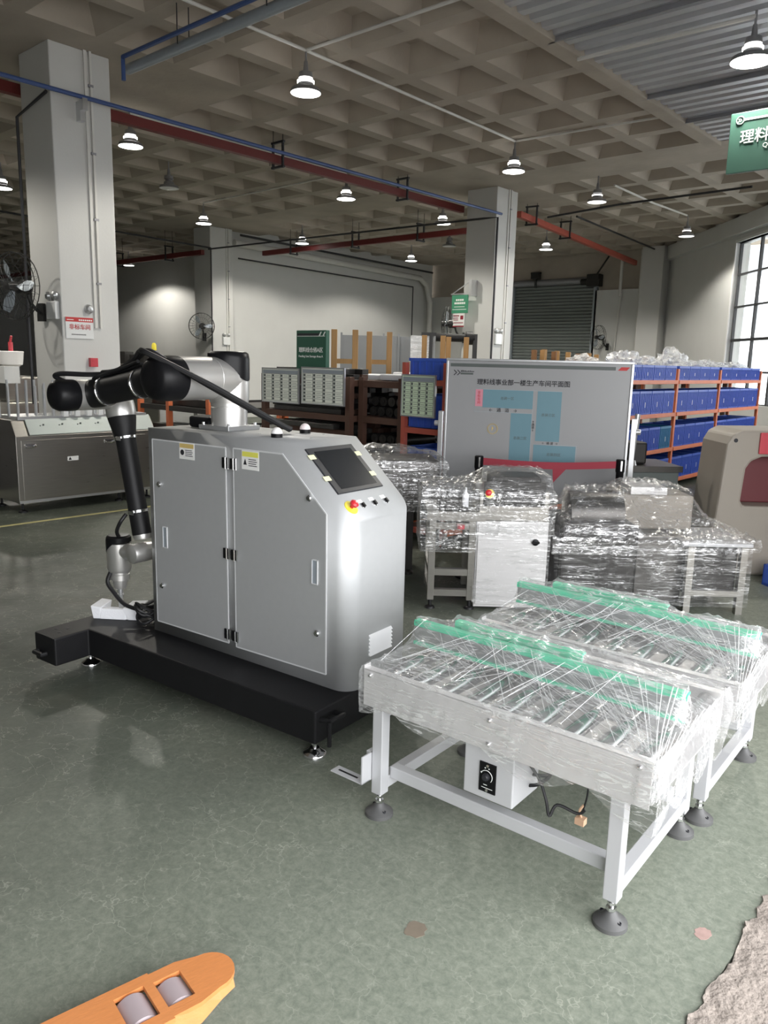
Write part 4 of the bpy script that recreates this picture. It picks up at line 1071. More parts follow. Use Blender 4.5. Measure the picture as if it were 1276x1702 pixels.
def crumple(name, loc, sx, sy, sz, seed, m, label, group=None, amp=.35):
    bm = bmesh.new(); bmesh.ops.create_icosphere(bm, subdivisions=4, radius=1.0)
    rs = random.Random(seed); o = Vector((rs.uniform(0, 50), rs.uniform(0, 50), rs.uniform(0, 50)))
    for v in bm.verts:
        p = v.co.copy(); q = noise.multi_fractal(p * 1.3 + o, 1.0, 2.0, 4) if False else noise.turbulence(p * 1.4 + o, 4, True)
        s = 1 + amp * (q - .6) * 2
        v.co = Vector((p.x * sx * s, p.y * sy * s, max(-.0, p.z * sz * s) if p.z > -.2 else 0.0))
    me = bpy.data.meshes.new(name); bm.to_mesh(me); bm.free()
    me.materials.append(M[m]); ob = bpy.data.objects.new(name, me); COL.objects.link(ob); ob.location = loc
    return tag(ob, label, 'bag', group)
for k, (y, sx, sy, sz) in enumerate(((8.2, .2, .18, .10), (9.3, .22, .24, .20), (9.85, .2, .22, .10), (10.75, .22, .34, .26), (11.35, .2, .22, .10), (11.85, .2, .2, .11), (12.4, .2, .3, .09), (13.2, .2, .3, .10))):
    crumple('plastic_bag', (RX0 + .26, y, LV[3] + .185), sx, sy, sz, 20 + k, 'bag_film', 'crumpled clear plastic bag on the top crates of the orange rack', 'plastic bags on the crates')

# ---- label boards
def label_board(loc, w, h, label, gm='paper_board'):
    t = thing('label_board', label, 'board', loc, 0)
    MB().box(0, w, 0, .012, 0, h).build('backing', M[gm], t)
    MB().box(-.012, w + .012, -.006, .014, h, h + .012).box(-.012, w + .012, -.006, .014, -.012, 0).box(-.012, 0, -.006, .014, 0, h).box(w, w + .012, -.006, .014, 0, h).build('frame', M['alu_frame'], t)
    MB().box(.005, w - .005, -.0015, 0, h * .86, h * .97).build('title_strip', M['pipe_grey'], t)
    g = MB()
    for k in range(9): zz = h * (.03 + .82 * k / 8); g.box(.01, w - .01, -.0012, 0, zz - .0015, zz + .0015)
    for k in range(5): xx = .01 + (w - .02) * k / 4; g.box(xx - .0015, xx + .0015, -.0012, 0, h * .03, h * .85)
    for k in range(4):
        for j in range(8):
            xx = .012 + (w - .02) * k / 4; zz = h * (.03 + .82 * j / 8)
            g.box(xx + w * .01, xx + w * .06, -.0014, 0, zz + h * .02, zz + h * .085)
            if (k * 3 + j) % 3: g.box(xx + w * .09, xx + w * .20, -.0012, 0, zz + h * .045, zz + h * .055)
    g.build('grid_print', M['board_slate'], t)
    return t
label_board((-6.50, 5.375, 1.17), .55, .33, 'framed label board hung below stacked dark bars on the left storage rack')
label_board((-5.89, 5.375, 1.18), .58, .34, 'framed label board beneath the green storage sign and white foam sheets')
label_board((-4.57, 5.37, 1.14), .36, .345, 'green-tinted label board fixed on the end of the blue crate rack', 'paper_green')

# ---- dark storage racks on the left
def dark_rack(x0, x1, y0, y1, levels, label, pm='rack_brown', h=1.45, bmat=None):
    bmat = bmat or pm
    t = thing('storage_rack', label, 'rack', (0, 0, 0))
    for x in (x0, x1):
        for y in (y0, (y0 + y1) / 2, y1): MB().box(x - .03, x + .03, y - .03, y + .03, 0, h).build('upright', M[pm], t)
    for z in levels:
        for y in (y0, y1): MB().box(x0 + .03, x1 - .03, y - .025, y + .025, z - .06, z).build('beam', M[bmat], t)
        for x in (x0, x1): MB().box(x - .02, x + .02, y0 + .03, y1 - .03, z - .06, z).build('beam', M[bmat], t)
        MB().box(x0 + .03, x1 - .03, y0 + .03, y1 - .03, z - .055, z - .03).build('shelf', M['dark_steel'], t)
    return t
dark_rack(-6.55, -5.30, 5.45, 8.3, (.35, .72, 1.08, 1.42), 'dark brown rack of steel bars under the green storage sign')
dark_rack(-5.22, -4.72, 5.55, 8.3, (.35, .72, 1.08, 1.42), 'narrow dark rack squeezed beside the blue crate rack', 'rack_brown')
r5 = random.Random(9)
bar_m = {}
def steel_bar(x0, x1, y, z, w, h, m, label, group):
    o = MB().box(0, x1 - x0, -w / 2, w / 2, 0, h).build('steel_bar', M[m], bevel=.003, loc=(x0, y, z)); return tag(o, label, 'bar', group)
nb_ = 0
for lev, z in enumerate((.35, .72, 1.08, 1.42)):
    for layer in range((5, 5, 5)[lev] if lev < 3 else 2):
        for row in range(7 if lev < 3 else 3):
            y = 5.52 + row * .13 + r5.uniform(-.02, .02)
            x0 = -6.5 + r5.uniform(0, .1); x1 = -5.36 - r5.uniform(0, .2)
            steel_bar(x0, x1, y, z + layer * .052, .09, .05, r5.choice(['dark_steel', 'oiled_steel', 'rack_brown', 'dark_steel']), 'dark oily steel bar lying on the brown rack' if lev < 3 else 'dark flat bar on top of the brown rack beside the green sign', 'steel bars on the brown rack' if lev < 3 else 'bars on top of the brown rack')
for lev, z in enumerate((.35, .72, 1.08)):
    for k in range(8):
        x = -5.15 + (k % 4) * .105
        o = MB().cyl((0, 0, .05), (0, .5, .05), .045, n=14).cyl((0, -.01, .05), (0, .51, .05), .02, n=10).build('drive_roller', M[r5.choice(['dark_steel', 'oiled_steel'])], loc=(x, 5.62 + .03 * (k // 4), z + .095 * (k // 4)))
        tag(o, 'dark machine roller lying endwise on the narrow rack', 'roller', 'rollers on the narrow rack')
for lev, (x, z) in enumerate(((-6.2, .56), (-5.9, .93), (-5.6, .56))):
    pass
for k in range(3):
    o = MB().box(0, .30, 0, .2, 0, .1).box(.02, .28, -.004, 0, .03, .08).box(.05, .08, .05, .15, .1, .16).build('gear_motor', M['oiled_steel'], loc=(-5.16, 6.25 + .22 * k, .72), bevel=.01)
    tag(o, 'dark motor casting behind the rollers on the narrow rack', 'motor', 'motors on the narrow rack')
# orange-posted rack seen behind the robot
og = dark_rack(-9.17, -7.69, 5.55, 7.9, (.30, .66, 1.0), 'low rack with bright orange posts behind the robot arm', 'rack_orange', 1.14, 'dark_steel')
for y in (5.55, 7.9): MB().box(-8.55, -8.49, y - .03, y + .03, 0, 1.14).build('upright', M['rack_orange'], og)
for k in range(6):
    o = MB().box(0, 1.2, 0, .16, 0, .09).build('machine_beam', M['dark_steel'], loc=(-9.05, 5.64 + (k % 2) * .2, (.30, .30, .66, .66, 1.0, 1.0)[k] + .001), bevel=.005)
    tag(o, 'long dark machine beam on the orange-posted rack', 'beam', 'beams on the orange rack')
for k in range(4):
    o = MB().lathe([(.02, -.01), (.02, 0), (.085, .0), (.085, .16), (.02, .16), (.02, .17)], (0, 0, 0), (0, 1, 0), 20).build('steel_roll', M['stainless' if k % 2 else 'oiled_steel'], loc=(-8.9 + k * .28, 6.2, 1.086))
    tag(o, 'short metal roll on the orange-posted rack', 'roll', 'rolls on the orange rack')
# foam sheets on the rack tops
for k, (x, y, w, d, z, h) in enumerate(((-5.55, 6.12, .46, .4, 1.42, .05), (-5.05, 6.05, .42, .45, 1.421, .06), (-5.5, 6.75, .4, .45, 1.421, .07))):
    o = MB().box(-w / 2, w / 2, -d / 2, d / 2, 0, h).build('foam_sheet', M['foam_white'], loc=(x, y, z), bevel=.012)
    tag(o, ('wide white foam sheet on the rack behind the green sign', 'short white foam sheet on the narrow rack', 'thick white foam sheet at the back of the rack')[k], 'foam')
# timber H frames standing on the racks
def h_frame(loc, label, group, m='timber', h=.50, w=.22):
    t = thing('timber_trestle', label, 'trestle', loc, SITE, group)
    for s in (-1, 1): MB().box(s * w / 2 - .03, s * w / 2 + .03, -.025, .025, 0, h).build('post', M[m], t, bevel=.003)
    MB().box(-w / 2 + .03, w / 2 - .03, -.02, .02, h * .30, h * .30 + .05).build('crossbar', M[m], t)
for k, y in enumerate((5.98, 6.52, 7.48, 7.95)):
    h_frame((-5.9, y, 1.42), 'upright H-shaped timber frame standing behind the label boards', 'timber frames on the dark racks')
low = dark_rack(-6.55, -4.72, 8.5, 10.5, (.5, 1.42), 'dark rack behind the two front racks holding timber frames', 'rack_brown')
yard = thing('storage_bench', 'brown storage bench behind the crate rack carrying timber posts', 'bench', (-5.2, 12.6, 0))
MB().box(-.4, .4, -1.95, 1.95, 1.42, 1.5).build('bench_top', M['rack_brown'], yard)
for x in (-.36, .36):
    for y in (-1.9, 0, 1.9): MB().box(x - .04, x + .04, y - .04, y + .04, 0, 1.42).build('leg', M['rack_brown'], yard)
for k, (y, h) in enumerate(((8.60, .29), (8.72, .29), (8.84, .30), (9.0, .28), (9.16, .29), (9.36, .28), (9.72, .27), (9.93, .28), (10.25, .27), (10.8, .26), (10.95, .25), (11.3, .27), (11.5, .25), (11.75, .26))):
    o = MB().box(-.03, .03, -.028, .028, 0, h + (.08 if y < 10.5 else 0)).build('timber_post', M['timber' if k % 3 else 'timber_dark'], loc=(-5.2 + .05 * (k % 2), y, 1.42 if y < 10.5 else 1.5), rz=.3, bevel=.003)
    tag(o, 'short orange timber post sticking up above the whiteboard', 'post', 'timber posts behind the whiteboard')
for k, (x, y) in enumerate(((-5.1, 8.25), (-5.0, 9.55), (-5.05, 10.0), (-5.0, 11.15))):
    crumple('plastic_bag', (x, y, 1.42 if y < 10.5 else 1.5), .2, .22, .17, 40 + k, 'bag_white', 'crumpled white plastic bag among the timber posts', 'white bags among the timber posts')
# grey screens, black roller machine at the back
for k, (r_, f_, w) in enumerate(((-.76, 13.3, .92), (-.06, 13.4, .82))):
    o = MB().box(0, w, 0, .03, 0, 2.02).box(-.03, 0, -.01, .04, 0, 2.06).box(w, w + .03, -.01, .04, 0, 2.06).build('partition_screen', M['panel_glass_grey'], loc=site(r_, f_), rz=SITE)
    tag(o, 'grey partition screen standing behind the timber frames', 'screen', 'grey partition screens')
p = site(.62, 12.1)
t = thing('film_winder', 'machine with a black roller arm and hanging clear sheet behind the racks', 'machine', p, SITE)
MB().box(-.3, .75, -.2, .2, 0, 1.62).build('body', M['beige_paint'], t, bevel=.01)
MB().cyl((.1, 0, 1.98), (.68, 0, 1.98), .06, n=16).lathe([(.1, 0), (.1, .1)], (.55, 0, 1.98), (1, 0, 0), 18).build('roller', M['black_rubber'], t)
MB().box(.0, .05, -.05, .05, 1.62, 2.04).box(-.12, .1, -.03, .03, 2.0, 2.05).build('arm', M['fan_black'], t)
MB().box(.66, .72, -.05, .05, 1.62, 2.04).build('arm', M['fan_black'], t)
MB().box(-.28, .0, -.01, .0, 1.66, 2.0).build('clear_sheet', M['bag_film'], t)

# ================================================================== signs
def sign_box(name, loc, rz, w, h, d, m, label, group=None):
    t = thing(name, label, 'sign', loc, rz, group)
    MB().box(-w / 2, w / 2, 0, d, 0, h).build('panel', M[m], t, bevel=.004)
    return t
s = sign_box('area_sign', (-5.87, 5.47, 1.46), 0.0, .43, .43, .05, 'sign_green', 'dark green area sign standing on the left storage rack')
MB().prism([(-.2, .375), (.11, .375), (.13, .40), (-.2, .40)], -.002, 0.0, 'y').build('header_stripe', M['ink_black'], s)
MB().prism([(.115, .378), (.13, .378), (.155, .415), (.14, .415)], -.003, 0.0, 'y').prism([(.17, .378), (.185, .378), (.21, .415), (.195, .415)], -.003, 0, 'y').box(-.2, .2, -.002, 0, .370, .376).build('stripe', M['ink_white'], s)
text(s, '理料线仓储A区', 0, .235, M['ink_white'], .06, width=.35, y=-.003, bold=.0008)
text(s, 'Feeding Line Storage Area A', 0, .175, M['ink_white'], .03, width=.35, y=-.003)
s = sign_box('hanging_sign', (-1.95, 8.18, 3.46), 0, 1.98, .54, .04, 'sign_teal', 'large green hanging sign under the steel deck')
text(s, '理料线', -.69, .306, M['ink_white'], .133, y=-.004, bold=.001)
text(s, 'QU', -.63, .215, M['ink_white'], .06, y=-.004)
mb = MB()
c0 = (-.90, .47)
mb.tube([(c0[0] + .034 * math.cos(2 * PI * k / 20), -.004, c0[1] + .034 * math.sin(2 * PI * k / 20)) for k in range(20)], .004, n=5, sub=1, closed=True)
for q in (-.018, .0): mb.beam((c0[0] + q, -.004, c0[1] + .014), (c0[0] + q + .014, -.004, c0[1]), .005, .003, up=(0, 1, 0)).beam((c0[0] + q + .014, -.004, c0[1]), (c0[0] + q, -.004, c0[1] - .014), .005, .003, up=(0, 1, 0))
mb.box(-.865, .95, -.005, 0, .462, .467).box(-.865, .95, -.005, 0, .474, .479).build('arrow_emblem', M['ink_white'], s)
for x in (-.58, .85): MB().cyl((x, .02, .54), (x, .02, 1.38), .006, n=6).build('hanger_wire', M['alu_frame'], s)
s = thing('column_sign', 'white notice plate with a red header on the first column', 'sign', (-8.71, 4.52, 1.775), PI / 2)
MB().box(-.165, .165, -.012, 0, 0, .235).build('panel', M['lamp_glass'], s, bevel=.002)
MB().box(-.165, .165, -.0135, -.011, .185, .235).build('header', M['ink_red'], s)
text(s, '非标车间', 0, .125, M['ink_red'], .07, width=.25, y=-.0145, bold=.0006)
mb = MB(); x = -.10
r6 = random.Random(2)
while x < .07: mb.box(x, x + .010, -.0132, -.011, .038, .050); x += .016
mb.build('small_print', M['ink_black'], s)
mb = MB(); x = -.01
while x < .14: mb.box(x, x + .018, -.0145, -.012, .198, .214); x += .024
mb.box(-.15, -.07, -.0145, -.012, .202, .210).build('header_print', M['sticker_white'], s)
s = thing('bracket_sign', 'small green sign with a white notice hung from a wall bracket on the second column', 'sign', (-9.35, 12.62, 2.50), 0)
MB().box(-.19, .19, 0, .02, .06, .40).build('panel', M['sign_green_pale'], s)
mb = MB()
for k in range(4): mb.box(-.09 + k * .048, -.055 + k * .048, -.003, 0, .29, .325)
for k in range(6): mb.box(-.125 + k * .044, -.09 + k * .044, -.003, 0, .23, .265)
mb.box(-.13, .12, -.003, 0, .175, .185).box(-.17, .16, -.003, 0, .125, .135).build('print', M['ink_white'], s)
MB().box(-.15, .12, .0, .015, -.20, .055).build('notice', M['sticker_white'], s)
MB().box(-.14, .0, -.002, 0, -.0, .02).box(-.14, -.02, -.002, 0, -.04, -.025).box(-.14, -.02, -.002, 0, -.075, -.06).box(-.13, .1, -.002, 0, -.13, -.115).box(.03, .10, -.002, 0, -.06, .015).box(-.15, .12, -.002, 0, -.20, -.175).build('notice_print', M['ribbon_red'], s)
MB().beam((-.22, .01, .42), (.20, .01, .42), .02, .02).beam((-.2, .01, .42), (.24, .01, .66), .015, .015).box(.2, .26, 0, .2, .38, .68).build('bracket', M['alu_frame'], s)

# ================================================================== fans
def wall_fan(loc, rz, label, tilt=0.0, R_=.32):
    t = thing('wall_fan', label, 'fan', loc, rz)
    mb = MB()
    for (r_, y) in ((R_, 0), (R_, .06), (R_ * .66, -.05), (R_ * .33, -.07)):
        mb.tube([(r_ * math.cos(2 * PI * k / 28), y, r_ * math.sin(2 * PI * k / 28)) for k in range(28)], .006 if r_ == R_ else .0025, n=5, sub=1, closed=True)
    for k in range(24):
        a = 2 * PI * k / 24; c_, s_ = math.cos(a), math.sin(a)
        mb.tube([(.05 * c_, -.08, .05 * s_), (R_ * .6 * c_, -.055, R_ * .6 * s_), (R_ * c_, 0, R_ * s_), (R_ * c_, .06, R_ * s_), (R_ * .5 * c_, .12, R_ * .5 * s_)], .0022, n=4, sub=1)
    mb.build('cage', M['fan_black'], t)
    for k in range(3):
        a0 = 2 * PI * k / 3
        vs = []
        for q in range(6):
            rr = .05 + (R_ * .86 - .05) * q / 5; wd = .10 + .28 * math.sin(PI * (q / 5) ** .8) * .8
            for sg in (-1, 1):
                a = a0 + sg * wd; vs.append((rr * math.cos(a), .02 + sg * .02, rr * math.sin(a)))
        m_ = len(vs); vs += [(x, y + .004, z) for x, y, z in vs]
        fs = [(2 * q, 2 * q + 1, 2 * q + 3, 2 * q + 2) for q in range(5)] + [(m_ + 2 * q + 2, m_ + 2 * q + 3, m_ + 2 * q + 1, m_ + 2 * q) for q in range(5)]
        MB().add(vs, fs).build('blade', M['pipe_grey'], t)
    MB().lathe([(.0, -.085), (.045, -.08), (.05, -.03), (.05, .05), (.075, .07), (.08, .19), (.06, .22), (0, .22)], (0, 0, 0), (0, 1, 0), 20).build('motor', M['fan_black'], t)
    MB().tube([(0, .18, -.02), (0, .22, -.15), (0, .30, -.24), (0, .36, -.26)], .018, n=8).box(-.05, .05, .34, .38, -.36, -.16).build('arm', M['fan_black'], t)
    return t
wall_fan((-9.02, 3.93, 2.32), .25, 'large black wall fan on the shaded side of the first column', R_=.36)
wall_fan((-16.9, 12.0, 2.37), .75, 'black wall fan on the column before the lit white wall', R_=.32)
wall_fan((-9.66, 12.6, 2.36), -1.0, 'wall fan turned sideways beside the small green bracket sign', R_=.33)
wall_fan((-10.85, YF - .45, 2.44), -.5, 'wall fan on the white wall beside the roller shutter', R_=.34)
# emergency lights and small fixtures
def emergency(loc, rz, label):
    t = thing('emergency_light', label, 'light', loc, rz)
    MB().box(-.11, .11, -.05, 0, -.12, .08).build('case', M['lamp_glass'], t, bevel=.012)
    for s_ in (-1, 1): MB().lathe([(.02, .05), (.045, .03), (.05, 0), (.03, -.005)], (s_ * .07, -.02, .14), (s_ * .3, -.8, -.1), 16).cyl((s_ * .05, -.02, .08), (s_ * .06, -.02, .13), .01, n=6).build('lamp_head', M['alu_frame'], t)
    return t
emergency((-8.86, 4.318, 2.10), 0, 'twin-head emergency light on the shaded face of the first column')
emergency((-8.738, 13.05, 2.10), PI / 2, 'twin-head emergency light on the second column')
emergency((-17.098, 12.9, 2.05), PI / 2, 'twin-head emergency light beside the fan on the far column')
o = MB().lathe([(.055, 0), (.05, .03), (.03, .05), (.0, .05)], (0, 0, 0), (1, 0, 0), 24).lathe([(.03, .052), (.012, .056)], (0, 0, 0), (1, 0, 0), 16).build('alarm_bell', M['alu_frame'], loc=(-8.71, 4.64, 2.11)); tag(o, 'round alarm sounder above the red-headed notice plate', 'alarm')
o = MB().box(0, .05, -.045, .045, 0, .10).box(.05, .053, -.025, .03, .055, .085).build('call_point', M['machine_red'], loc=(-8.71, 4.66, 1.46), bevel=.006); tag(o, 'small red alarm call point low on the first column', 'alarm')

# ================================================================== stainless machine by the first column
ss = thing('packing_bench', 'long stainless steel packing machine with a pale sloped top panel', 'machine', (-7.905, 3.40, 0), 0)
MB().prism([(-.62, .10), (0, .10), (0, .775), (-.10, .93), (-.62, .93)], -.02, 1.55, 'y').build('body', M['stainless'], ss, bevel=.004)
MB().box(0.0, .008, .03, 1.42, .135, .735).build('front_door', M['stainless'], ss, bevel=.002)
MB().box(-.0, .012, -.02, 1.55, .10, .125).build('bottom_rail', M['alu_frame'], ss)
n_ = Vector((.155, 0, .10)).normalized()
MB().prism([(.004, .785), (.006, .79), (-.094, .945), (-.10, .94)], .12, 1.53, 'y').build('top_panel', M['door_green_grey'], ss)
mk = MB()
for k in range(6):
    for j in range(3): mk.box(-.048 + .0, -.044, .25 + k * .2 + j * .03, .262 + k * .2 + j * .035, .866 + .006 * j, .878 + .012 * (j % 2))
mk.build('panel_marks', M['board_slate'], ss)
MB().box(-.55, -.09, .05, 1.5, .932, .965).build('top_deck', M['alu_frame'], ss)
for y in (.12, .98):
    MB().tube([(.008, y - .05, .685), (.03, y - .045, .675), (.03, y, .665), (.03, y + .045, .675), (.008, y + .05, .685)], .008, n=6, sub=3).box(.008, .012, y - .055, y + .055, .66, .70).build('handle', M['chrome'], ss)
MB().box(.008, .0095, .50, .62, .50, .545).build('warning_label', M['sticker_white'], ss); MB().prism([(.51, .508), (.545, .508), (.528, .54)], .0085, .0102, 'x').build('warning_print', M['ink_black'], ss)
for y in (.03, 1.1, 1.45):
    for x in (-.05, -.55): MB().lathe([(.045, 0), (.04, .015), (.012, .03), (.012, .10)], (x, y, 0), n=14).build('foot', M['black_rubber'], ss)
for k in range(30):
    y = -.10 + k * .046
    MB().cyl((-.14 - .12 * (k % 2), y, .965), (-.14 - .12 * (k % 2), y, (1.33 - .03 * (k % 3)) if k < 18 else 1.06), .012, n=10).build('guide_rod', M['alu_frame'], ss)
for k in range(6):
    y = .52 + k * .13
    MB().box(-.10, -.06, y, y + .05, .955, 1.03).build('sensor_block', M['lamp_glass'], ss)
MB().box(-.9, -.62, -.5, .2, .15, .75).box(-.85, -.7, -.45, .1, .75, .9).build('drive_case', M['dark_steel'], ss, bevel=.02)
# filling line in the far left corner
fl = thing('filling_line', 'cluttered stainless filling machine with a white hopper in the far corner', 'machine', (-11.6, 4.95, 0), 0)
MB().box(-1.2, 1.0, -.6, .5, .3, .95).build('table', M['stainless'], fl, bevel=.01)
for x in (-1.1, .9):
    for y in (-.5, .4): MB().box(x - .03, x + .03, y - .03, y + .03, 0, .3).build('leg', M['stainless'], fl)
MB().box(.1, .8, -.4, .1, .95, 1.28).build('gearbox', M['stainless'], fl, bevel=.02)
MB().lathe([(.08, 1.40), (.15, 1.44), (.17, 1.61), (.16, 1.62)], (.5, -.2, 0), n=20).build('hopper', M['dome_white'], fl)
MB().cyl((.5, -.2, 1.28), (.5, -.2, 1.42), .07).cyl((.0, -.2, 1.1), (.5, -.2, 1.2), .05).cyl((-.3, -.3, .95), (-.3, -.3, 1.4), .04).box(-.5, -.1, -.45, -.1, 1.3, 1.5).box(-.95, -.6, -.5, -.2, .95, 1.35).build('head', M['dark_steel'], fl, bevel=.01)
MB().box(.7, .98, -.5, -.3, 1.2, 1.42).build('guard', M['lamp_glass'], fl)
MB().box(-1.1, -.2, -.55, -.5, 1.1, 1.16).build('rail', M['lamp_glass'], fl)
MB().cyl((.95, .3, .95), (.95, .3, 2.15), .03, n=8).build('mast', M['fan_black'], fl)
MB().cyl((.52, -.2, 1.62), (.52, -.2, 1.74), .03).cyl((.52, -.2, 1.74), (.56, -.2, 1.82), .015).build('valve', M['machine_red'], fl)
# bottling heads between the column and the robot
bt = thing('labelling_machine', 'low stainless machine with dark clamps and a yellow signal lamp', 'machine', (-13.3, 8.15, 0), .1)
MB().box(-.8, .9, -.4, .4, 0, 1.45).build('body', M['stainless'], bt, bevel=.02)
for k in range(5): MB().box(-.6 + k * .28, -.45 + k * .28, -.3, -.1, 1.45, 1.62 + .05 * (k % 2)).build('clamp', M['dark_steel'], bt, bevel=.01)
MB().cyl((.3, 0, 1.45), (.3, 0, 1.70), .03).build('post', M['alu_frame'], bt)
MB().lathe([(.035, 1.70), (.045, 1.71), (.045, 1.80), (.02, 1.84)], (.3, 0, 0), n=14).build('signal_lamp', M['estop_yellow'], bt)

# ================================================================== film-wrapped machines
# weighing cabinet wrapped in film in the middle
wm_ = thing('wrapped_checkweigher', 'film-wrapped stainless machine with a door cabinet and a black latch', 'machine', site(.30, 4.99), SITE)
MB().box(.305, .775, 0, .42, .02, .60).build('cabinet', M['panel_alu'], wm_, bevel=.004)
dr = MB().box(.315, .765, -.012, 0, .04, .588).build('door', M['panel_alu'], wm_, bevel=.003)
MB().lathe([(.022, 0), (.022, .012), (.014, .016)], (.69, -.012, .47), (0, -1, 0), 18).box(.665, .715, -.034, -.026, .463, .477).build('latch', M['black_plastic'], dr)
MB().box(.31, .77, 0, .40, .60, .80).build('head', M['stainless'], wm_, bevel=.01)
MB().box(.34, .74, -.004, .0, .70, .86).build('window_recess', M['dark_steel'], wm_)
for x in (.02, .28):
    for y in (.02, .40): MB().box(x - .022, x + .022, y - .022, y + .022, .06, .64).build('leg', M['stainless'], wm_, bevel=.002)
    MB().cyl((x, .02, 0), (x, .02, .07), .012).lathe([(.035, 0), (.03, .012), (.012, .02)], (x, .02, 0), n=14).build('foot', M['black_rubber'], wm_)
for z in (.11, .25, .56): MB().box(.04, .30, 0, .04, z - .022, z + .022).box(.0, .04, .04, .38, z - .022, z + .022).build('cross_rail', M['stainless'], wm_)
MB().box(-.02, .36, -.02, .42, .60, .66).build('table_plate', M['stainless'], wm_)
MB().box(.06, .20, .05, .3, .66, .72).cyl((.08, .02, .70), (.26, .02, .66), .02).build('clamp_unit', M['dark_steel'], wm_)
MB().lathe([(.022, .66), (.022, .76), (.008, .78), (.008, .81)], (.23, .05, 0), n=14).build('spray_bottle', M['foam_white'], wm_)
MB().lathe([(.026, .55), (.026, .575)], (.20, -.02, 0), n=14).build('red_cap', M['machine_red'], wm_)
es = MB().lathe([(.03, 0), (.03, .012)], (.375, -.03, .785), (0, -1, .2), 20).build('emergency_stop', M['estop_yellow'], wm_)
MB().lathe([(.019, .012), (.02, .03), (.010, .036)], (.365, -.03, .79), (0, -1, .2), 18).build('stop_button', M['estop_red'], es)
MB().box(.40, .72, .06, .34, .80, .885).build('belt_bed', M['dark_steel'], wm_, bevel=.01)
film_sheet('stretch_film', wm_, 'film_shiny', (-.05, .79, -.045, .46), [(.02, .36, .02, .4, .80), (.36, .78, .0, .42, .885), (.45, .70, .05, .3, .91)], .80, lambda x, y: .52 if x > .3 else .40, step=.012, amp=.020, seed=3, skirt_amp=.02, rows=14)
film_sheet('stretch_film', wm_, 'film_tight', (.298, .782, -.02, .425), [(.3, .78, 0, .42, .60)], .595, .06, step=.03, amp=.004, seed=8, skirt_amp=.006, rows=10)
# wrapped unit behind the cabinet
w2 = thing('wrapped_feeder', 'tall dark feeder wrapped in crinkled film behind the control screen', 'machine', site(-.30, 5.75), SITE + .1)
MB().box(.0, .72, 0, .5, .55, .88).build('hopper_case', M['oiled_steel'], w2, bevel=.02)
for x in (.06, .50):
    for y in (.05, .45): MB().box(x - .03, x + .03, y - .03, y + .03, .04, .55).lathe([(.04, 0), (.04, .02), (.015, .04)], (x, y, 0), n=12).build('leg', M['dark_steel'], w2)
MB().box(.06, .5, .05, .09, .22, .27).box(.1, .46, .06, .42, .3, .5).build('drive_case', M['dark_steel'], w2)
film_sheet('stretch_film', w2, 'film_shiny', (-.03, .76, -.03, .53), [(.0, .72, 0, .5, .90), (.2, .5, .1, .4, .955)], .88, .50, step=.014, amp=.020, seed=13, skirt_amp=.02, rows=12)
# wrapped machine on the right
w3 = thing('wrapped_table_machine', 'low dark machine wrapped in glossy film with a flat side table', 'machine', site(1.16, 5.02), SITE)
MB().box(0, .52, 0, .6, .02, .58).build('body', M['dark_steel'], w3, bevel=.02)
MB().box(.52, .86, .1, .55, .05, .50).build('lower_body', M['oiled_steel'], w3, bevel=.01)
for x, y in ((.87, .02), (1.22, .02), (1.22, .47)): MB().box(x - .022, x + .022, y - .022, y + .022, .0, .462).build('leg', M['stainless'], w3)
MB().box(.80, 1.26, -.03, .50, .462, .488).build('side_table', M['white_frame'], w3, bevel=.006)
MB().box(.89, 1.20, .0, .03, .12, .16).build('cross_rail', M['stainless'], w3)
MB().box(.89, 1.20, .05, .46, .10, .44).build('lower_case', M['dark_steel'], w3, bevel=.01)
MB().lathe([(.06, 0), (.16, .02), (.16, .38), (.06, .40)], (.08, .3, .60), (1, 0, .0), 22).build('drum', M['oiled_steel'], w3)
MB().box(.48, .98, .32, .72, .50, .74).build('hood', M['beige_paint'], w3, bevel=.015)
MB().box(.55, .80, .35, .6, .74, .79).build('hood_lid', M['panel_alu'], w3)
film_sheet('stretch_film', w3, 'film_shiny', (-.05, 1.28, -.05, .75), [(0, .52, 0, .6, .60), (.1, .46, .16, .44, .77), (.48, .98, .32, .72, .755), (.5, .8, .35, .6, .80), (.80, 1.26, -.03, .50, .490)], .50, lambda x, y: .40 if x < .6 else .44, step=.013, amp=.026, seed=21, skirt_amp=.02, rows=8)
film_sheet('stretch_film', w3, 'film_tight', (-.03, 1.25, -.03, .62), [(0, 1.24, 0, .6, .45)], .45, .06, step=.03, amp=.003, seed=31, skirt_amp=.010, rows=12)
# beige press frame with a red guard
pr = thing('beige_press', 'beige cast press frame with a red guard panel', 'machine', site(2.58, 6.05), SITE)
def arch(): return [(0, 0), (.06, 1.04), (.10, 1.115), (.17, 1.15), (1.5, 1.17), (1.5, .96), (.34, .945), (.26, .91), (.225, .85), (.21, .60), (.23, .56), (1.5, .55), (1.5, 0)]
MB().prism(arch(), 0, .5, 'y').build('frame', M['beige_paint'], pr, bevel=.02)
MB().box(.30, 1.5, -.02, .0, .97, 1.135).build('guard_panel', M['machine_red'], pr, bevel=.006)
MB().box(.40, .52, -.024, -.02, 1.0, 1.06).build('name_plate', M['beige_paint'], pr)
MB().box(.24, 1.5, .18, .45, .56, .93).build('slide', M['machine_maroon'], pr, bevel=.01)
MB().lathe([(.016, 0), (.016, .003)], (.12, 0, 1.07), (0, -1, 0), 14).build('hole', M['ink_black'], pr)
MB().box(.5, 1.5, -.06, .0, .30, .52).build('bed_cover', M['machine_maroon'], pr)
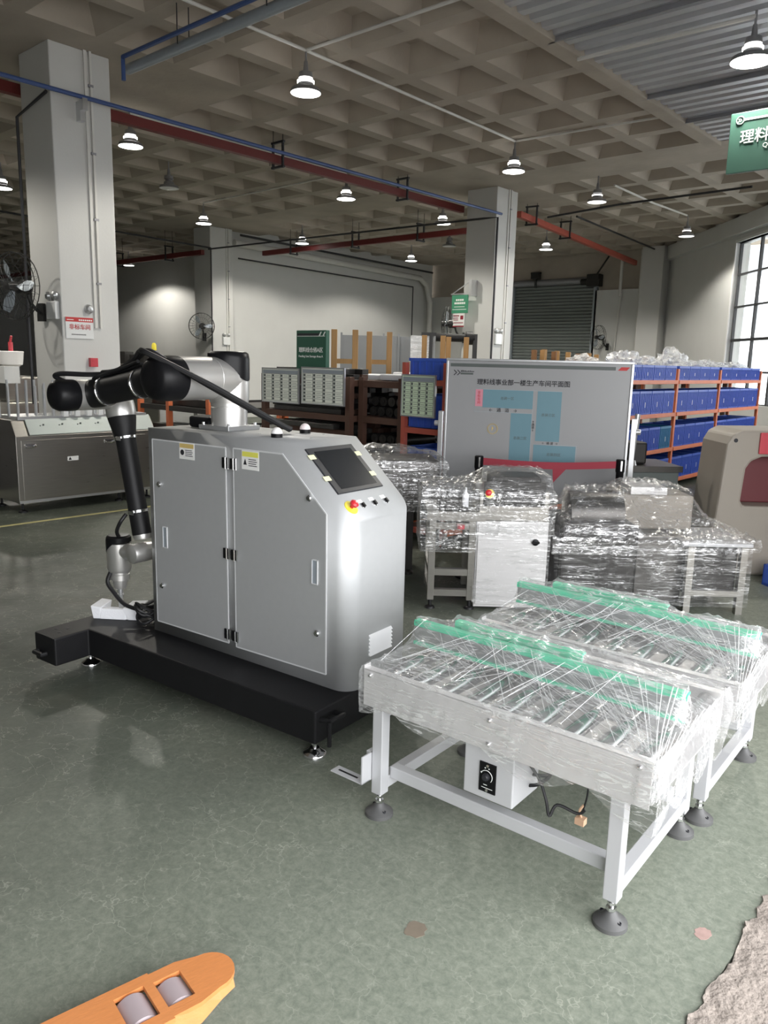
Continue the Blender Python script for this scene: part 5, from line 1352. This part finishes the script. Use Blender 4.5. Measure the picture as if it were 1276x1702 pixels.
o = MB().box(0, .30, 0, .25, 0, .02).box(0, .012, 0, .25, 0, .16).box(.288, .30, 0, .25, 0, .16).box(0, .30, 0, .012, 0, .16).box(0, .3, .238, .25, 0, .16).build('tote_bin', M['crate_blue'], loc=site(2.95, 5.55) + Vector((0, 0, .0)), rz=SITE + .2); tag(o, 'small blue tote bin on the floor before the beige press', 'bin')
# dark tool trolley with a pipe behind the board
tl = thing('tool_trolley', 'dark blue trolley with an upright steel pipe beside the whiteboard', 'trolley', site(1.95, 6.55), SITE + .1)
MB().box(0, .55, 0, .5, .12, .74).build('body', M['board_slate'], tl, bevel=.01)
MB().box(-.02, .57, -.02, .52, .74, .79).build('top', M['oiled_steel'], tl)
MB().box(.08, .30, .1, .3, .79, .98).build('vise', M['dark_steel'], tl, bevel=.02)
MB().cyl((.14, .06, .79), (.17, .06, 1.22), .022, n=12).lathe([(.05, .79), (.04, .83)], (.14, .06, 0), n=12).build('pipe_post', M['alu_frame'], tl)
for x in (.06, .49): MB().lathe([(.05, -.02), (.05, .02)], (x, .06, .06), (1, 0, 0), 14).box(x - .02, x + .02, .04, .08, .05, .13).build('castor', M['black_rubber'], tl)

# ================================================================== pallet-truck fork on the floor
FX = Vector((-1.435, 1.075, 0)); FA = math.atan2(.985, .17)
fk = thing('pallet_fork', 'worn orange pallet-truck fork with two rollers in its cut-outs', 'fork', FX, FA)
hw = .085; zt, zb = .085, .03
def plate(poly): return poly
nose = [(0.0, 0.0)]
mb = MB()
arc = [(-.062 + .062 * math.cos(a), .063 * math.sin(a)) for a in [PI / 2 - PI * k / 12 for k in range(13)]]
nose = [(-.122, .079)] + arc + [(-.122, -.079)]
mb.prism(nose, zt - .012, zt, 'z')
segs = [(-.195, -.125, False), (-.135 - .0, -.125, False)]
H1 = (-.190, -.122); H2 = (-.287, -.213)
for (a, b) in ((H2[1], H1[0]), (H2[0] - .9, H2[0])): mb.box(a, b, -hw, hw, zt - .012, zt)
for (a, b) in (H1, H2):
    w0 = .046 if (a, b) == H1 else .052
    mb.box(a, b, -hw if (a, b) == H2 else -.079, -w0, zt - .012, zt); mb.box(a, b, w0, hw if (a, b) == H2 else .079, zt - .012, zt)
# side flanges sloping outwards
side = [(-1.185, zt), (-.12, zt), (-.0, zt - .004), (-.02, zt - .022), (-.10, zt - .04), (-.20, zt - .05), (-1.185, zt - .06)]
for s_ in (-1, 1):
    y0 = s_ * hw; vs = []
    prof = [(-1.18, hw), (-.22, hw), (-.125, .077), (-.065, .062), (-.02, .045)]
    for (x, w) in prof:
        dz = .05 if x < -.1 else .03
        vs += [(x, s_ * (w - .004), zt - .0), (x, s_ * (w + .010), zt - dz), (x, s_ * (w + .002), zt - dz), (x, s_ * (w - .014), zt - .008)]
    fs = []
    for k in range(len(prof) - 1):
        for q in range(4): fs.append((4 * k + q, 4 * k + (q + 1) % 4, 4 * k + 4 + (q + 1) % 4, 4 * k + 4 + q))
    fs += [(0, 1, 2, 3), tuple(4 * (len(prof) - 1) + q for q in (3, 2, 1, 0))]
    mb.add(vs, fs)
mb.build('fork_body', M['fork_orange'], fk)
for (xc, w) in ((-.155, .040), (-.25, .046)):
    rr_ = .0435 if w > .043 else .0425
    c = MB().lathe([(rr_ - .004, -w), (rr_, -w + .004), (rr_, w - .004), (rr_ - .004, w)], (xc, 0, rr_), (0, 1, 0), 28).build('roller', M['wheel_grey'], fk)
    MB().lathe([(rr_ - .006, w), (rr_ - .005, w + .002), (.012, w + .002)], (xc, 0, rr_), (0, 1, 0), 28).lathe([(rr_ - .006, -w), (rr_ - .005, -w - .002), (.012, -w - .002)], (xc, 0, rr_), (0, 1, 0), 28).build('roller_end', M['wheel_pink'], c)
    MB().cyl((xc, -hw + .01, rr_), (xc, hw - .01, rr_), .010, n=10).build('axle', M['dark_steel'], fk)
